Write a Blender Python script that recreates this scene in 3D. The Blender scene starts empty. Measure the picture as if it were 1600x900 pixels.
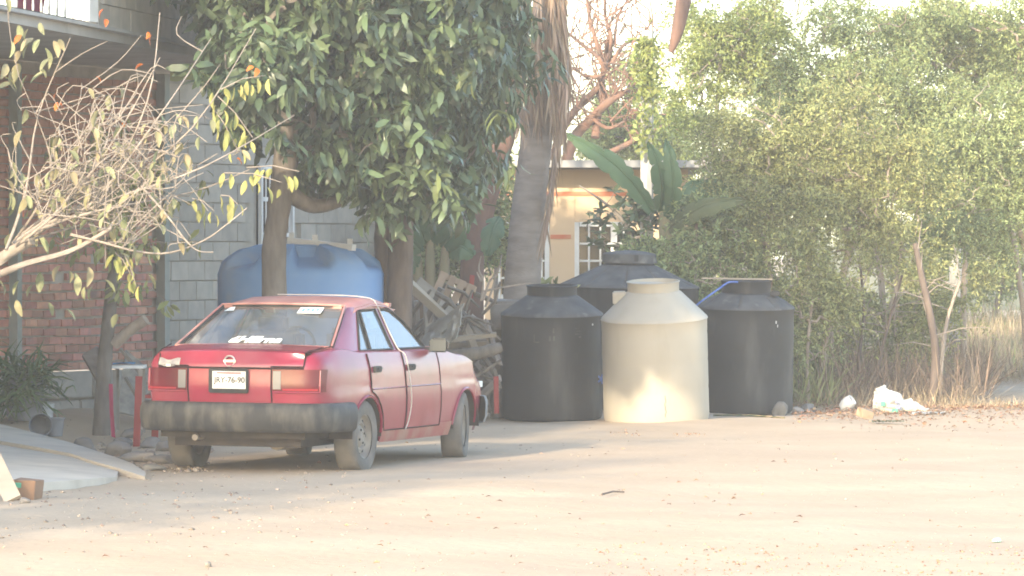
import bpy, bmesh, math, random
import numpy as np
from mathutils import Vector, Matrix, Euler

SC = bpy.context.scene
C = SC.collection
R = math.radians
random.seed(7)
RNG = np.random.default_rng(11)

# ------------------------------------------------------------------ camera
CAM_H, FPX, HORIZON = 1.70, 7500.0, 396.0          # eye height (m), focal length in photo pixels, horizon row
cam_data = bpy.data.cameras.new('camera')
cam_data.sensor_width = 36.0
cam_data.lens = 36.0 * FPX / 1600.0
cam_data.clip_start = 0.5
cam_data.clip_end = 2000.0
cam = bpy.data.objects.new('camera', cam_data)
C.objects.link(cam)
cam.location = (0, 0, CAM_H)
cam.rotation_euler = (R(90) - math.atan((450.0 - HORIZON) / FPX), 0, 0)
SC.camera = cam

# ------------------------------------------------------------------ sky, sun, exposure
SUN_ELEV = R(18.0)
SUN_AZ = R(206.0)        # compass bearing of the sun, +Y is 0, clockwise: behind the camera and to its left
world = bpy.data.worlds.new('World')
SC.world = world
world.use_nodes = True
nt = world.node_tree
nt.nodes.clear()
sky = nt.nodes.new('ShaderNodeTexSky')
sky.sky_type = 'NISHITA'
sky.sun_disc = False
sky.sun_elevation = SUN_ELEV
sky.sun_rotation = SUN_AZ
sky.air_density = 1.0
sky.dust_density = 1.2
sky.ozone_density = 1.0
bg = nt.nodes.new('ShaderNodeBackground')
bg.inputs['Strength'].default_value = 0.15
wo = nt.nodes.new('ShaderNodeOutputWorld')
nt.links.new(sky.outputs[0], bg.inputs[0])
nt.links.new(bg.outputs[0], wo.inputs[0])

sun_data = bpy.data.lights.new('sun', 'SUN')
sun_data.energy = 2.0
sun_data.angle = R(1.6)
sun_data.color = (1.0, 0.84, 0.62)
sun = bpy.data.objects.new('sun', sun_data)
C.objects.link(sun)
SUN_DIR = Vector((math.sin(SUN_AZ) * math.cos(SUN_ELEV), math.cos(SUN_AZ) * math.cos(SUN_ELEV), math.sin(SUN_ELEV)))
sun.rotation_euler = SUN_DIR.to_track_quat('Z', 'Y').to_euler()
sun.location = (-10, -10, 20)

SC.view_settings.view_transform = 'Standard'
SC.view_settings.look = 'None'
SC.view_settings.gamma = 1.0
SC.view_settings.use_curve_mapping = False
SC.view_settings.exposure = 2.30
SC.render.engine = 'CYCLES'
SC.cycles.use_denoising = True
SC.cycles.max_bounces = 6
SC.cycles.volume_bounces = 0
SC.cycles.filter_width = 1.8

# ------------------------------------------------------------------ photo pixel -> place
def depth_of(py):
    return FPX * CAM_H / (py - HORIZON)

def gp(px, py, z=0.0):
    """point on the flat ground seen at that pixel"""
    d = depth_of(py)
    return Vector(((px - 800) * d / FPX, d, z))

def at(px, py, d):
    """point seen at that pixel at distance d"""
    return Vector(((px - 800) * d / FPX, d, CAM_H - (py - HORIZON) * d / FPX))

# ------------------------------------------------------------------ materials
MATS = {}
def mat(name, col, col2=None, rough=0.8, scale=6.0, detail=5.0, bump=0.0, bscale=None, metal=0.0, spec=0.3,
        col3=None, scale3=1.5, amt3=0.5, stretch3=None, soft3=0.15, contrast=(0.35, 0.65), transl=0.0, island=0.0, stretch=None, objrand=0.0, alpha=None):
    m = bpy.data.materials.new(name)
    m.use_nodes = True
    n, l = m.node_tree.nodes, m.node_tree.links
    b = n['Principled BSDF']
    out = n['Material Output']
    b.inputs['Roughness'].default_value = rough
    b.inputs['Metallic'].default_value = metal
    b.inputs['Specular IOR Level'].default_value = spec
    tc = n.new('ShaderNodeTexCoord')
    vec = tc.outputs['Object']
    if stretch:
        mp = n.new('ShaderNodeMapping')
        mp.inputs['Scale'].default_value = stretch
        l.new(vec, mp.inputs[0]); vec = mp.outputs[0]
    if objrand > 0:
        oi = n.new('ShaderNodeObjectInfo')
        ad = n.new('ShaderNodeVectorMath'); ad.operation = 'MULTIPLY_ADD'
        ad.inputs[1].default_value = (37.0, 23.0, 51.0)
        l.new(oi.outputs['Random'], ad.inputs[0]); l.new(vec, ad.inputs[2]); vec = ad.outputs[0]
    def ramp(fac, c1, c2, lo, hi):
        mx = n.new('ShaderNodeMix'); mx.data_type = 'RGBA'
        mr = n.new('ShaderNodeMapRange'); mr.inputs[1].default_value = lo; mr.inputs[2].default_value = hi
        l.new(fac, mr.inputs[0]); l.new(mr.outputs[0], mx.inputs[0])
        for sock, c in ((mx.inputs[6], c1), (mx.inputs[7], c2)):
            if hasattr(c, 'links'): l.new(c, sock)
            else: sock.default_value = (*c, 1)
        return mx.outputs[2]
    cur = None
    if col2 is not None:
        no = n.new('ShaderNodeTexNoise'); no.inputs['Scale'].default_value = scale; no.inputs['Detail'].default_value = detail
        l.new(vec, no.inputs['Vector'])
        cur = ramp(no.outputs[0], col, col2, *contrast)
    if col3 is not None:
        no3 = n.new('ShaderNodeTexNoise'); no3.inputs['Scale'].default_value = scale3; no3.inputs['Detail'].default_value = 6
        v3 = vec
        if stretch3:
            m3 = n.new('ShaderNodeMapping'); m3.inputs['Scale'].default_value = stretch3; m3.inputs['Rotation'].default_value = (0, 0, 0.12)
            l.new(vec, m3.inputs[0]); v3 = m3.outputs[0]
        l.new(v3, no3.inputs['Vector'])
        cur = ramp(no3.outputs[0], cur if cur is not None else col, col3, amt3, amt3 + soft3)
    if island > 0 or objrand > 0:
        hs = n.new('ShaderNodeHueSaturation')
        if island > 0:
            g = n.new('ShaderNodeNewGeometry'); rnd = g.outputs['Random Per Island']; a = island
        else:
            rnd = oi.outputs['Random']; a = objrand
        mr = n.new('ShaderNodeMapRange'); mr.inputs[3].default_value = 1 - a; mr.inputs[4].default_value = 1 + a
        l.new(rnd, mr.inputs[0]); l.new(mr.outputs[0], hs.inputs['Value'])
        ml = n.new('ShaderNodeMath'); ml.operation = 'MULTIPLY'; ml.inputs[1].default_value = 7.31
        fr = n.new('ShaderNodeMath'); fr.operation = 'FRACT'
        l.new(rnd, ml.inputs[0]); l.new(ml.outputs[0], fr.inputs[0])
        mh = n.new('ShaderNodeMapRange'); mh.inputs[3].default_value = 0.5 - 0.05 * a; mh.inputs[4].default_value = 0.5 + 0.03 * a
        l.new(fr.outputs[0], mh.inputs[0]); l.new(mh.outputs[0], hs.inputs['Hue'])
        if cur is None: hs.inputs['Color'].default_value = (*col, 1)
        else: l.new(cur, hs.inputs['Color'])
        cur = hs.outputs[0]
    if cur is None: b.inputs['Base Color'].default_value = (*col, 1)
    else: l.new(cur, b.inputs['Base Color'])
    if bump > 0:
        nb = n.new('ShaderNodeTexNoise'); nb.inputs['Scale'].default_value = bscale or scale * 4; nb.inputs['Detail'].default_value = 6
        l.new(vec, nb.inputs['Vector'])
        bp = n.new('ShaderNodeBump'); bp.inputs['Strength'].default_value = 1.0; bp.inputs['Distance'].default_value = bump
        l.new(nb.outputs[0], bp.inputs['Height']); l.new(bp.outputs[0], b.inputs['Normal'])
    if transl > 0:
        tr = n.new('ShaderNodeBsdfTranslucent')
        if cur is None: tr.inputs[0].default_value = (*col, 1)
        else: l.new(cur, tr.inputs[0])
        ms = n.new('ShaderNodeMixShader'); ms.inputs[0].default_value = transl
        l.new(b.outputs[0], ms.inputs[1]); l.new(tr.outputs[0], ms.inputs[2]); l.new(ms.outputs[0], out.inputs['Surface'])
    MATS[name] = m
    return m

# ------------------------------------------------------------------ mesh collecting
class MB:
    def __init__(self):
        self.v, self.f, self.mi = [], [], []
    def add(self, vs, fs, m=0, M=None):
        o = len(self.v)
        self.v += [tuple(M @ Vector(p)) for p in vs] if M is not None else [tuple(p) for p in vs]
        self.f += [tuple(i + o for i in f) for f in fs]
        self.mi += [m] * len(fs)
        return self
    def box(self, c, s, M=None, m=0, jit=0.0):
        x, y, z = s[0] / 2, s[1] / 2, s[2] / 2
        vs = [(c[0] + a * x + random.uniform(-jit, jit), c[1] + b * y + random.uniform(-jit, jit), c[2] + d * z + random.uniform(-jit, jit))
              for a in (-1, 1) for b in (-1, 1) for d in (-1, 1)]
        return self.add(vs, [(0, 1, 3, 2), (4, 6, 7, 5), (0, 4, 5, 1), (2, 3, 7, 6), (0, 2, 6, 4), (1, 5, 7, 3)], m, M)
    def bar(self, a, b, w, h, m=0, up=(0, 0, 1), jit=0.0):
        a, b = Vector(a), Vector(b)
        d = (b - a); L = d.length; d.normalize()
        up = Vector(up)
        if abs(d.dot(up)) > 0.98: up = Vector((1, 0, 0))
        s = d.cross(up).normalized(); u = s.cross(d)
        M = Matrix.Translation((a + b) / 2) @ Matrix((d, s, u)).transposed().to_4x4()
        return self.box((0, 0, 0), (L, w, h), M, m, jit)
    def tube(self, path, rad, seg=8, m=0, caps=True):
        path = [Vector(p) for p in path]
        n = len(path)
        if not hasattr(rad, '__len__'): rad = [rad] * n
        vs, fs = [], []
        t0 = (path[1] - path[0]).normalized()
        ref = Vector((0, 0, 1)) if abs(t0.z) < 0.9 else Vector((1, 0, 0))
        s = t0.cross(ref).normalized()
        for i, p in enumerate(path):
            t = (path[min(i + 1, n - 1)] - path[max(i - 1, 0)]).normalized()
            s = (s - t * s.dot(t)).normalized()
            u = t.cross(s)
            for k in range(seg):
                a = 2 * math.pi * k / seg
                vs.append(p + (s * math.cos(a) + u * math.sin(a)) * rad[i])
        for i in range(n - 1):
            for k in range(seg):
                fs.append((i * seg + k, i * seg + (k + 1) % seg, (i + 1) * seg + (k + 1) % seg, (i + 1) * seg + k))
        if caps:
            fs.append(tuple(reversed(range(seg)))); fs.append(tuple(range((n - 1) * seg, n * seg)))
        return self.add(vs, fs, m)
    def lathe(self, prof, seg=48, m=0, M=None, mod=None, close=False):
        vs, fs = [], []
        n = len(prof)
        for i, (r, z) in enumerate(prof):
            for k in range(seg):
                a = 2 * math.pi * k / seg
                rr, zz = (r, z) if mod is None else mod(r, z, a)
                vs.append((rr * math.cos(a), rr * math.sin(a), zz))
        for i in range(n if close else n - 1):
            j = (i + 1) % n
            for k in range(seg):
                fs.append((i * seg + k, i * seg + (k + 1) % seg, j * seg + (k + 1) % seg, j * seg + k))
        return self.add(vs, fs, m, M)
    def grid(self, rows, m=0, M=None, flip=False):
        nr, nc = len(rows), len(rows[0])
        vs = [p for r in rows for p in r]
        fs = []
        for i in range(nr - 1):
            for j in range(nc - 1):
                f = (i * nc + j, i * nc + j + 1, (i + 1) * nc + j + 1, (i + 1) * nc + j)
                fs.append(tuple(reversed(f)) if flip else f)
        return self.add(vs, fs, m, M)
    def poly(self, pts, h, m=0):
        """prism from a flat outline pts (list of 3d points) going down by h"""
        n = len(pts)
        vs = [tuple(p) for p in pts] + [(p[0], p[1], p[2] - h) for p in pts]
        fs = [tuple(range(n)), tuple(reversed(range(n, 2 * n)))] + [(i + n, (i + 1) % n + n, (i + 1) % n, i) for i in range(n)]
        return self.add(vs, fs, m)
    def mesh(self, name, mats, smooth=None):
        me = bpy.data.meshes.new(name)
        me.from_pydata(self.v, [], self.f)
        for mm in (mats if isinstance(mats, (list, tuple)) else [mats]):
            me.materials.append(MATS[mm])
        if any(self.mi): me.polygons.foreach_set('material_index', self.mi)
        bm = bmesh.new(); bm.from_mesh(me)
        bmesh.ops.recalc_face_normals(bm, faces=bm.faces)
        bm.to_mesh(me); bm.free()
        if smooth is not None:
            me.polygons.foreach_set('use_smooth', [True] * len(me.polygons))
            me.set_sharp_from_angle(angle=R(smooth))
        me.update()
        return me
    def build(self, name, mats, parent=None, smooth=None, loc=None, rot=None):
        return link(name, self.mesh(name, mats, smooth), parent, loc, rot)

def link(name, me, parent=None, loc=None, rot=None):
    o = bpy.data.objects.new(name, me)
    C.objects.link(o)
    if parent is not None: o.parent = parent
    if loc is not None: o.location = loc
    if rot is not None: o.rotation_euler = rot
    return o

def tag(o, label, cat, group=None):
    o['label'] = label; o['category'] = cat
    if group: o['group'] = group
    return o

def thing(name, label, cat, loc=(0, 0, 0), rot=(0, 0, 0), group=None):
    o = bpy.data.objects.new(name, None)
    o.empty_display_size = 0.2
    C.objects.link(o)
    o.location = loc; o.rotation_euler = rot
    return tag(o, label, cat, group)

def struct(o):
    o['kind'] = 'structure'; return o

def stuff(o):
    o['kind'] = 'stuff'; return o

def bevel(o, w, seg=2):
    bm = bmesh.new(); bm.from_mesh(o.data)
    bmesh.ops.bevel(bm, geom=bm.edges[:], offset=w, segments=seg, affect='EDGES', clamp_overlap=True)
    bm.to_mesh(o.data); bm.free()
    return o

def smooth_path(pts, n=6):
    pts = [Vector(p) for p in pts]
    out = []
    for i in range(len(pts) - 1):
        p0 = pts[max(i - 1, 0)]; p1 = pts[i]; p2 = pts[i + 1]; p3 = pts[min(i + 2, len(pts) - 1)]
        for k in range(n):
            t = k / n
            out.append(0.5 * ((2 * p1) + (p2 - p0) * t + (2 * p0 - 5 * p1 + 4 * p2 - p3) * t * t + (3 * p1 - p0 - 3 * p2 + p3) * t ** 3))
    out.append(pts[-1])
    return out

def text_mesh(s, size, name, matname, shear=0.0, bold=0.0):
    cu = bpy.data.curves.new(name, 'FONT')
    cu.body = s; cu.size = size; cu.align_x = 'CENTER'; cu.align_y = 'CENTER'
    cu.extrude = 0.0015; cu.shear = shear; cu.offset = bold
    tmp = bpy.data.objects.new(name, cu); C.objects.link(tmp)
    me = bpy.data.meshes.new_from_object(tmp.evaluated_get(bpy.context.evaluated_depsgraph_get()))
    bpy.data.objects.remove(tmp); 
    me.materials.clear(); me.materials.append(MATS[matname])
    return me

# ------------------------------------------------------------------ leaves: many small faces as one mesh
def fast_mesh(name, V, F, mats, mi=None):
    me = bpy.data.meshes.new(name)
    V = np.asarray(V, dtype=np.float32); F = np.asarray(F, dtype=np.int32)
    k = F.shape[1]
    me.vertices.add(len(V)); me.vertices.foreach_set('co', V.ravel())
    me.loops.add(F.size); me.loops.foreach_set('vertex_index', F.ravel())
    me.polygons.add(len(F))
    me.polygons.foreach_set('loop_start', np.arange(len(F), dtype=np.int32) * k)
    for mm in (mats if isinstance(mats, (list, tuple)) else [mats]):
        me.materials.append(MATS[mm])
    if mi is not None: me.polygons.foreach_set('material_index', np.asarray(mi, dtype=np.int32))
    me.update(calc_edges=True)
    return me

def unit(a):
    return a / np.maximum(np.linalg.norm(a, axis=1, keepdims=True), 1e-6)

def leaf_arrays(P, D, L, W, up=None, fold=0.25, curl=0.25):
    """leaves of 5 points, 4 triangles: P base points, D directions, L lengths, W widths"""
    n = len(P)
    D = unit(D)
    if up is None: up = unit(RNG.normal(size=(n, 3)) + np.array([0, 0, 1.2]))
    S = unit(np.cross(D, up)); U = np.cross(S, D)
    L = np.broadcast_to(np.asarray(L, float).reshape(-1, 1), (n, 1)); W = np.broadcast_to(np.asarray(W, float).reshape(-1, 1), (n, 1))
    mid = P + D * L * 0.45 + U * L * curl * 0.25
    tip = P + D * L * 0.97 - U * L * curl * 0.35
    l = mid + S * W * 0.5 + U * W * fold
    r = mid - S * W * 0.5 + U * W * fold
    V = np.stack([P, l, r, mid, tip], axis=1).reshape(-1, 3)
    base = np.array([[0, 3, 1], [0, 2, 3], [1, 3, 4], [3, 2, 4]])
    F = (np.arange(n)[:, None, None] * 5 + base[None]).reshape(-1, 3)
    return V, F

def leaf_oval(P, D, L, W, up=None, curl=0.3):
    """oval leaves of 6 points, 4 triangles, bent along their length"""
    n = len(P)
    D = unit(D)
    if up is None: up = unit(RNG.normal(size=(n, 3)) + np.array([0, 0, 1.2]))
    S = unit(np.cross(D, up)); U = np.cross(S, D)
    L = np.broadcast_to(np.asarray(L, float).reshape(-1, 1), (n, 1)); W = np.broadcast_to(np.asarray(W, float).reshape(-1, 1), (n, 1))
    c1 = P + D * L * .30 + U * L * curl * .16; c2 = P + D * L * .70 + U * L * curl * .06; tip = P + D * L * .98 - U * L * curl * .34
    V = np.stack([P, c1 + S * W * .46, c1 - S * W * .46, c2 + S * W * .42, c2 - S * W * .42, tip], axis=1).reshape(-1, 3)
    F = (np.arange(n)[:, None, None] * 6 + np.array([[0, 2, 1], [1, 2, 4], [1, 4, 3], [3, 4, 5]])[None]).reshape(-1, 3)
    return V, F

def leaf_simple(P, D, L, W, up=None):
    """leaves of 4 points, 2 triangles"""
    n = len(P)
    D = unit(D)
    if up is None: up = unit(RNG.normal(size=(n, 3)) + np.array([0, 0, 0.6]))
    S = unit(np.cross(D, up)); U = np.cross(S, D)
    L = np.broadcast_to(np.asarray(L, float).reshape(-1, 1), (n, 1)); W = np.broadcast_to(np.asarray(W, float).reshape(-1, 1), (n, 1))
    mid = P + D * L * 0.5
    V = np.stack([P, mid + S * W * 0.5 + U * W * .15, P + D * L, mid - S * W * 0.5 + U * W * .15], axis=1).reshape(-1, 3)
    F = (np.arange(n)[:, None, None] * 4 + np.array([[0, 1, 2], [0, 2, 3]])[None]).reshape(-1, 3)
    return V, F

def grow(trunk, targets, tip_r=0.006, expo=0.45, max_r=0.2, seg=5, bend=0.12, name='branches', matname='bark', parent=None, trunk_r=None, start=0.45):
    """branches that join every target to the trunk: each target hooks on to the nearest point nearer the trunk"""
    T = [Vector(p) for p in trunk]
    nodes = [np.array(p) for p in T]
    par = [-1] + list(range(len(T) - 1))
    k0 = int(len(T) * start)
    root = np.array(T[max(k0, 0)])
    tg = np.asarray(targets)
    order = np.argsort(np.linalg.norm(tg - root, axis=1))
    arr = np.zeros((len(T) + len(tg), 3)); arr[:len(T)] = np.array(nodes)
    dist = np.linalg.norm(arr[:len(T)] - root, axis=1).tolist()
    cnt = len(T)
    for i in order:
        p = tg[i]
        d = np.linalg.norm(arr[k0:cnt] - p, axis=1) + 0.25 * np.maximum(arr[k0:cnt, 2] - p[2], 0)
        j = int(np.argmin(d)) + k0
        arr[cnt] = p; par.append(j); cnt += 1
    load = np.ones(cnt) * 1.0
    for i in range(cnt - 1, 0, -1):
        if par[i] >= 0: load[par[i]] += load[i]
    rad = np.minimum(tip_r * load ** expo, max_r)
    mb = MB()
    for i in range(len(T), cnt):
        a = Vector(arr[par[i]]); b = Vector(arr[i])
        L = (b - a).length
        m = (a + b) / 2 + Vector(RNG.normal(size=3)) * L * bend
        m2 = (a * .75 + b * .25) + Vector(RNG.normal(size=3)) * L * bend * .4
        r1 = min(rad[par[i]], rad[i] * 1.35); 
        mb.tube([a, m2, m, b], [r1, (r1 * .7 + rad[i] * .3), (r1 + rad[i]) / 2, rad[i] * .8], seg, caps=False)
    o = stuff(mb.build(name, matname, parent, smooth=60))
    return o, arr[:cnt]

def blob_points(n, centers, radii, hollow=0.45, noise=0.0):
    """points spread through a union of ellipsoids, thicker towards the shell"""
    cs = np.asarray(centers, float); rs = np.asarray(radii, float)
    vol = np.prod(rs, axis=1) ** 0.8; pr = vol / vol.sum()
    idx = RNG.choice(len(cs), size=n, p=pr)
    d = unit(RNG.normal(size=(n, 3)))
    r = (hollow + (1 - hollow) * RNG.random((n, 1))) ** 0.7
    return cs[idx] + d * r * rs[idx] + RNG.normal(size=(n, 3)) * noise
# ------------------------------------------------------------------ the materials
mat('dirt', (0.50, 0.385, 0.265), (0.435, 0.33, 0.225), rough=0.95, scale=0.7, detail=8, bump=0.012, bscale=9, spec=0.1,
    col3=(0.43, 0.325, 0.225), scale3=1.0, amt3=0.46, stretch3=(0.35, 0.6, 1), soft3=0.4)
mat('pebble', (0.24, 0.19, 0.15), (0.36, 0.29, 0.22), rough=0.9, scale=3, island=0.4)
mat('litter', (0.30, 0.185, 0.11), rough=0.9, island=0.5)
mat('concrete', (0.57, 0.50, 0.40), (0.50, 0.44, 0.355), rough=0.9, scale=3, bump=0.004, bscale=40, col3=(0.40, 0.345, 0.27), scale3=1.6, amt3=0.50, soft3=.25)
mat('block', (0.44, 0.405, 0.345), (0.36, 0.335, 0.29), rough=0.95, scale=5, bump=0.004, bscale=60, objrand=0.14)
mat('mortar', (0.48, 0.43, 0.36), (0.40, 0.36, 0.30), rough=0.95, scale=8, bump=0.004, bscale=50)
mat('block_mortar', (0.40, 0.37, 0.315), (0.34, 0.315, 0.27), rough=0.95, scale=8, bump=0.003, bscale=50)
mat('brick', (0.52, 0.255, 0.18), (0.42, 0.22, 0.165), rough=0.95, scale=9, bump=0.003, bscale=60, objrand=0.3, col3=(0.27, 0.19, 0.16), scale3=3.0, amt3=0.58)
mat('render_grey', (0.42, 0.41, 0.38), (0.33, 0.32, 0.30), rough=0.95, scale=2, bump=0.003, bscale=30, col3=(0.27, 0.26, 0.24), scale3=2.2, amt3=0.6)
mat('green_paint', (0.26, 0.29, 0.26), (0.32, 0.33, 0.30), rough=0.8, scale=4)
mat('yellow_paint', (0.70, 0.53, 0.34), (0.64, 0.48, 0.31), rough=0.9, scale=1.3, bump=0.002, bscale=20)
mat('orange_paint', (0.55, 0.16, 0.08), (0.58, 0.26, 0.14), rough=0.9, scale=8)
mat('white_paint', (0.78, 0.78, 0.75), (0.66, 0.66, 0.63), rough=0.6, scale=6)
mat('window_dark', (0.012, 0.013, 0.014), rough=0.15, spec=0.5)
mat('tyre', (0.10, 0.098, 0.09), (0.20, 0.18, 0.155), rough=0.95, scale=5, bump=0.002, bscale=60, contrast=(0.3, 0.75))
mat('rim', (0.30, 0.27, 0.22), (0.22, 0.19, 0.16), rough=0.75, scale=9)
mat('dark', (0.014, 0.013, 0.012), rough=0.9)
mat('underbody', (0.035, 0.030, 0.026), (0.06, 0.05, 0.04), rough=0.95, scale=6)
mat('car_red', (0.25, 0.017, 0.042), (0.195, 0.012, 0.030), rough=0.26, scale=2.2, spec=0.5, col3=(0.28, 0.068, 0.085), scale3=1.7, amt3=0.46, soft3=0.3)
mat('car_faded', (0.40, 0.15, 0.125), (0.44, 0.22, 0.175), rough=0.5, scale=2.5, spec=0.4)
mat('car_dusty', (0.33, 0.09, 0.08), (0.34, 0.20, 0.15), rough=0.8, scale=4)
mat('seam', (0.03, 0.008, 0.01), rough=0.9)
mat('rubber', (0.02, 0.02, 0.02), (0.04, 0.038, 0.035), rough=0.7, scale=8)
mat('bumper', (0.026, 0.027, 0.029), (0.045, 0.045, 0.044), rough=0.6, scale=3.5, col3=(0.13, 0.12, 0.10), scale3=6.0, amt3=0.44, soft3=0.35, stretch3=(1.6, 1, .6))
mat('lamp_red', (0.115, 0.006, 0.012), (0.085, 0.005, 0.009), rough=0.25, scale=5, spec=0.5)
mat('lamp_bright', (0.30, 0.018, 0.028), rough=0.3, spec=0.5)
mat('lamp_clear', (0.17, 0.165, 0.16), rough=0.3)
mat('mirror_grey', (0.07, 0.075, 0.07), rough=0.6, spec=0.05)
mat('chrome', (0.5, 0.48, 0.45), rough=0.4, metal=0.7)
mat('plate_white', (0.66, 0.66, 0.62), (0.52, 0.52, 0.48), rough=0.6, scale=12)
mat('ink_dark', (0.05, 0.045, 0.04), rough=0.8)
mat('ink_rose', (0.28, 0.14, 0.13), rough=0.8)
mat('sticker', (0.72, 0.74, 0.68), rough=0.6)
mat('primer', (0.40, 0.38, 0.34), (0.26, 0.25, 0.24), rough=0.8, scale=14)
mat('seat', (0.05, 0.05, 0.055), rough=0.9)
mat('rope_white', (0.48, 0.43, 0.39), rough=0.9)
mat('rope_blue', (0.06, 0.13, 0.42), (0.12, 0.20, 0.5), rough=0.8, scale=30)
mat('tank_black', (0.016, 0.017, 0.018), (0.028, 0.029, 0.030), rough=0.55, scale=2.0, spec=0.35, col3=(0.085, 0.082, 0.075), scale3=2.4, amt3=0.54, stretch3=(2.2, 2.2, .5), soft3=.35)
mat('tank_top', (0.050, 0.053, 0.055), (0.10, 0.10, 0.095), rough=0.75, scale=4, spec=0.3, col3=(0.17, 0.165, 0.15), scale3=6.0, amt3=0.60)  # lighter than the shells: skylight on the tank tops put into the colour
mat('tank_beige', (0.43, 0.39, 0.31), (0.385, 0.345, 0.27), rough=0.6, scale=1.5, spec=0.3, col3=(0.36, 0.315, 0.235), scale3=2.2, amt3=0.56, stretch3=(2.2, 2.2, .5), soft3=.3)
mat('tank_blue', (0.15, 0.30, 0.57), (0.21, 0.35, 0.58), rough=0.6, scale=2, spec=0.3, col3=(0.28, 0.37, 0.50), scale3=2.0, amt3=0.6)
mat('scuff', (0.45, 0.45, 0.43), rough=0.9)
mat('bark', (0.19, 0.165, 0.135), (0.13, 0.11, 0.09), rough=0.95, scale=12, bump=0.01, bscale=30, stretch=(1, 1, 0.35))
mat('bark_pale', (0.40, 0.33, 0.26), (0.30, 0.24, 0.19), rough=0.95, scale=14, bump=0.004, bscale=40, stretch=(1, 1, 0.4))
mat('bark_dry', (0.32, 0.275, 0.23), (0.22, 0.19, 0.16), rough=0.95, scale=18, stretch=(1, 1, 0.6))
mat('bark_red', (0.19, 0.11, 0.08), (0.14, 0.085, 0.065), rough=0.9, scale=8, bump=0.006, bscale=25, stretch=(1, 1, 0.5))
mat('bark_ruddy', (0.22, 0.12, 0.08), (0.13, 0.09, 0.07), rough=0.9, scale=6, stretch=(1, 1, 0.5))
mat('bark_brown', (0.16, 0.125, 0.10), (0.11, 0.085, 0.07), rough=0.95, scale=10, bump=0.01, bscale=25, stretch=(1, 1, 0.35))
mat('palm_bark', (0.27, 0.23, 0.195), (0.20, 0.17, 0.145), rough=0.95, scale=4, bump=0.006, bscale=22, stretch=(1, 1, 3))
mat('dead_frond', (0.34, 0.25, 0.175), rough=0.9, island=0.35, transl=0.15)
mat('leaf_mango', (0.080, 0.118, 0.058), rough=0.42, spec=0.5, island=0.45, transl=0.12)
mat('leaf_mango_young', (0.14, 0.18, 0.07), rough=0.5, spec=0.4, island=0.4, transl=0.3)
mat('leaf_olive', (0.27, 0.29, 0.115), rough=0.65, spec=0.3, island=0.5, transl=0.3)
mat('leaf_feather', (0.255, 0.305, 0.13), rough=0.65, spec=0.25, island=0.5, transl=0.3)
mat('leaf_bright', (0.29, 0.335, 0.11), rough=0.6, spec=0.3, island=0.4, transl=0.35)
mat('leaf_dry', (0.33, 0.28, 0.16), (0.26, 0.25, 0.13), rough=0.8, scale=9, objrand=0.3, transl=0.25)
mat('leaf_dry_green', (0.21, 0.24, 0.12), (0.29, 0.29, 0.16), rough=0.7, scale=9, objrand=0.3, transl=0.25)
mat('leaf_yellow', (0.36, 0.34, 0.11), (0.28, 0.30, 0.10), rough=0.7, scale=9, objrand=0.25, transl=0.3)
mat('leaf_orange', (0.55, 0.18, 0.035), (0.45, 0.12, 0.03), rough=0.7, scale=9, objrand=0.2, transl=0.3)
mat('leaf_banana', (0.11, 0.18, 0.085), (0.085, 0.15, 0.07), rough=0.5, scale=3, spec=0.4, transl=0.25)
mat('leaf_banana_old', (0.15, 0.16, 0.075), (0.11, 0.14, 0.06), rough=0.6, scale=3, transl=0.25)
mat('banana_stem', (0.22, 0.20, 0.11), (0.30, 0.22, 0.14), rough=0.8, scale=5, stretch=(1, 1, 0.3))
mat('leaf_spiky', (0.10, 0.15, 0.055), rough=0.5, spec=0.4, island=0.4, transl=0.15)
mat('dry_grass', (0.36, 0.285, 0.18), rough=0.9, island=0.4, transl=0.2)
mat('dry_twig', (0.19, 0.145, 0.105), rough=0.95, island=0.4)
mat('green_weed', (0.25, 0.27, 0.12), rough=0.8, island=0.4, transl=0.25)
mat('wood_grey', (0.35, 0.31, 0.26), (0.25, 0.22, 0.185), rough=0.95, scale=7, bump=0.003, bscale=40, objrand=0.3, stretch=(0.25, 1, 1))
mat('wood_pale', (0.40, 0.34, 0.26), (0.32, 0.27, 0.21), rough=0.9, scale=7, objrand=0.2, stretch=(0.25, 1, 1))
mat('wood_tan', (0.33, 0.24, 0.16), (0.27, 0.19, 0.13), rough=0.9, scale=7, objrand=0.15)
mat('cardboard', (0.30, 0.18, 0.11), (0.25, 0.15, 0.09), rough=0.95, scale=4)
mat('plaster_board', (0.34, 0.32, 0.27), (0.25, 0.235, 0.20), rough=0.95, scale=5, bump=0.01, bscale=14, col3=(0.50, 0.49, 0.46), scale3=7, amt3=0.62)
mat('rock', (0.24, 0.22, 0.19), (0.17, 0.155, 0.135), rough=0.95, scale=6, bump=0.008, bscale=20, objrand=0.25)
mat('plastic_white', (0.62, 0.63, 0.62), (0.50, 0.51, 0.50), rough=0.5, scale=9)
mat('plastic_grey', (0.16, 0.17, 0.18), (0.22, 0.22, 0.22), rough=0.7, scale=6)
mat('plastic_red', (0.30, 0.028, 0.026), (0.25, 0.024, 0.022), rough=0.5, scale=6)
mat('cloth_pink', (0.36, 0.03, 0.085), rough=0.8)
mat('cloth_wine', (0.20, 0.022, 0.05), (0.15, 0.018, 0.04), rough=0.9, scale=5)
mat('cloth_blue', (0.10, 0.28, 0.50), (0.16, 0.35, 0.55), rough=0.8, scale=12)
mat('bag_white', (0.54, 0.53, 0.49), (0.42, 0.41, 0.36), rough=0.5, scale=6)
mat('print_green', (0.10, 0.36, 0.22), rough=0.7)
mat('print_blue', (0.20, 0.22, 0.34), rough=0.7)
mat('mint', (0.30, 0.62, 0.48), rough=0.5)
mat('post_white', (0.50, 0.49, 0.46), (0.40, 0.39, 0.36), rough=0.8, scale=6)
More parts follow.
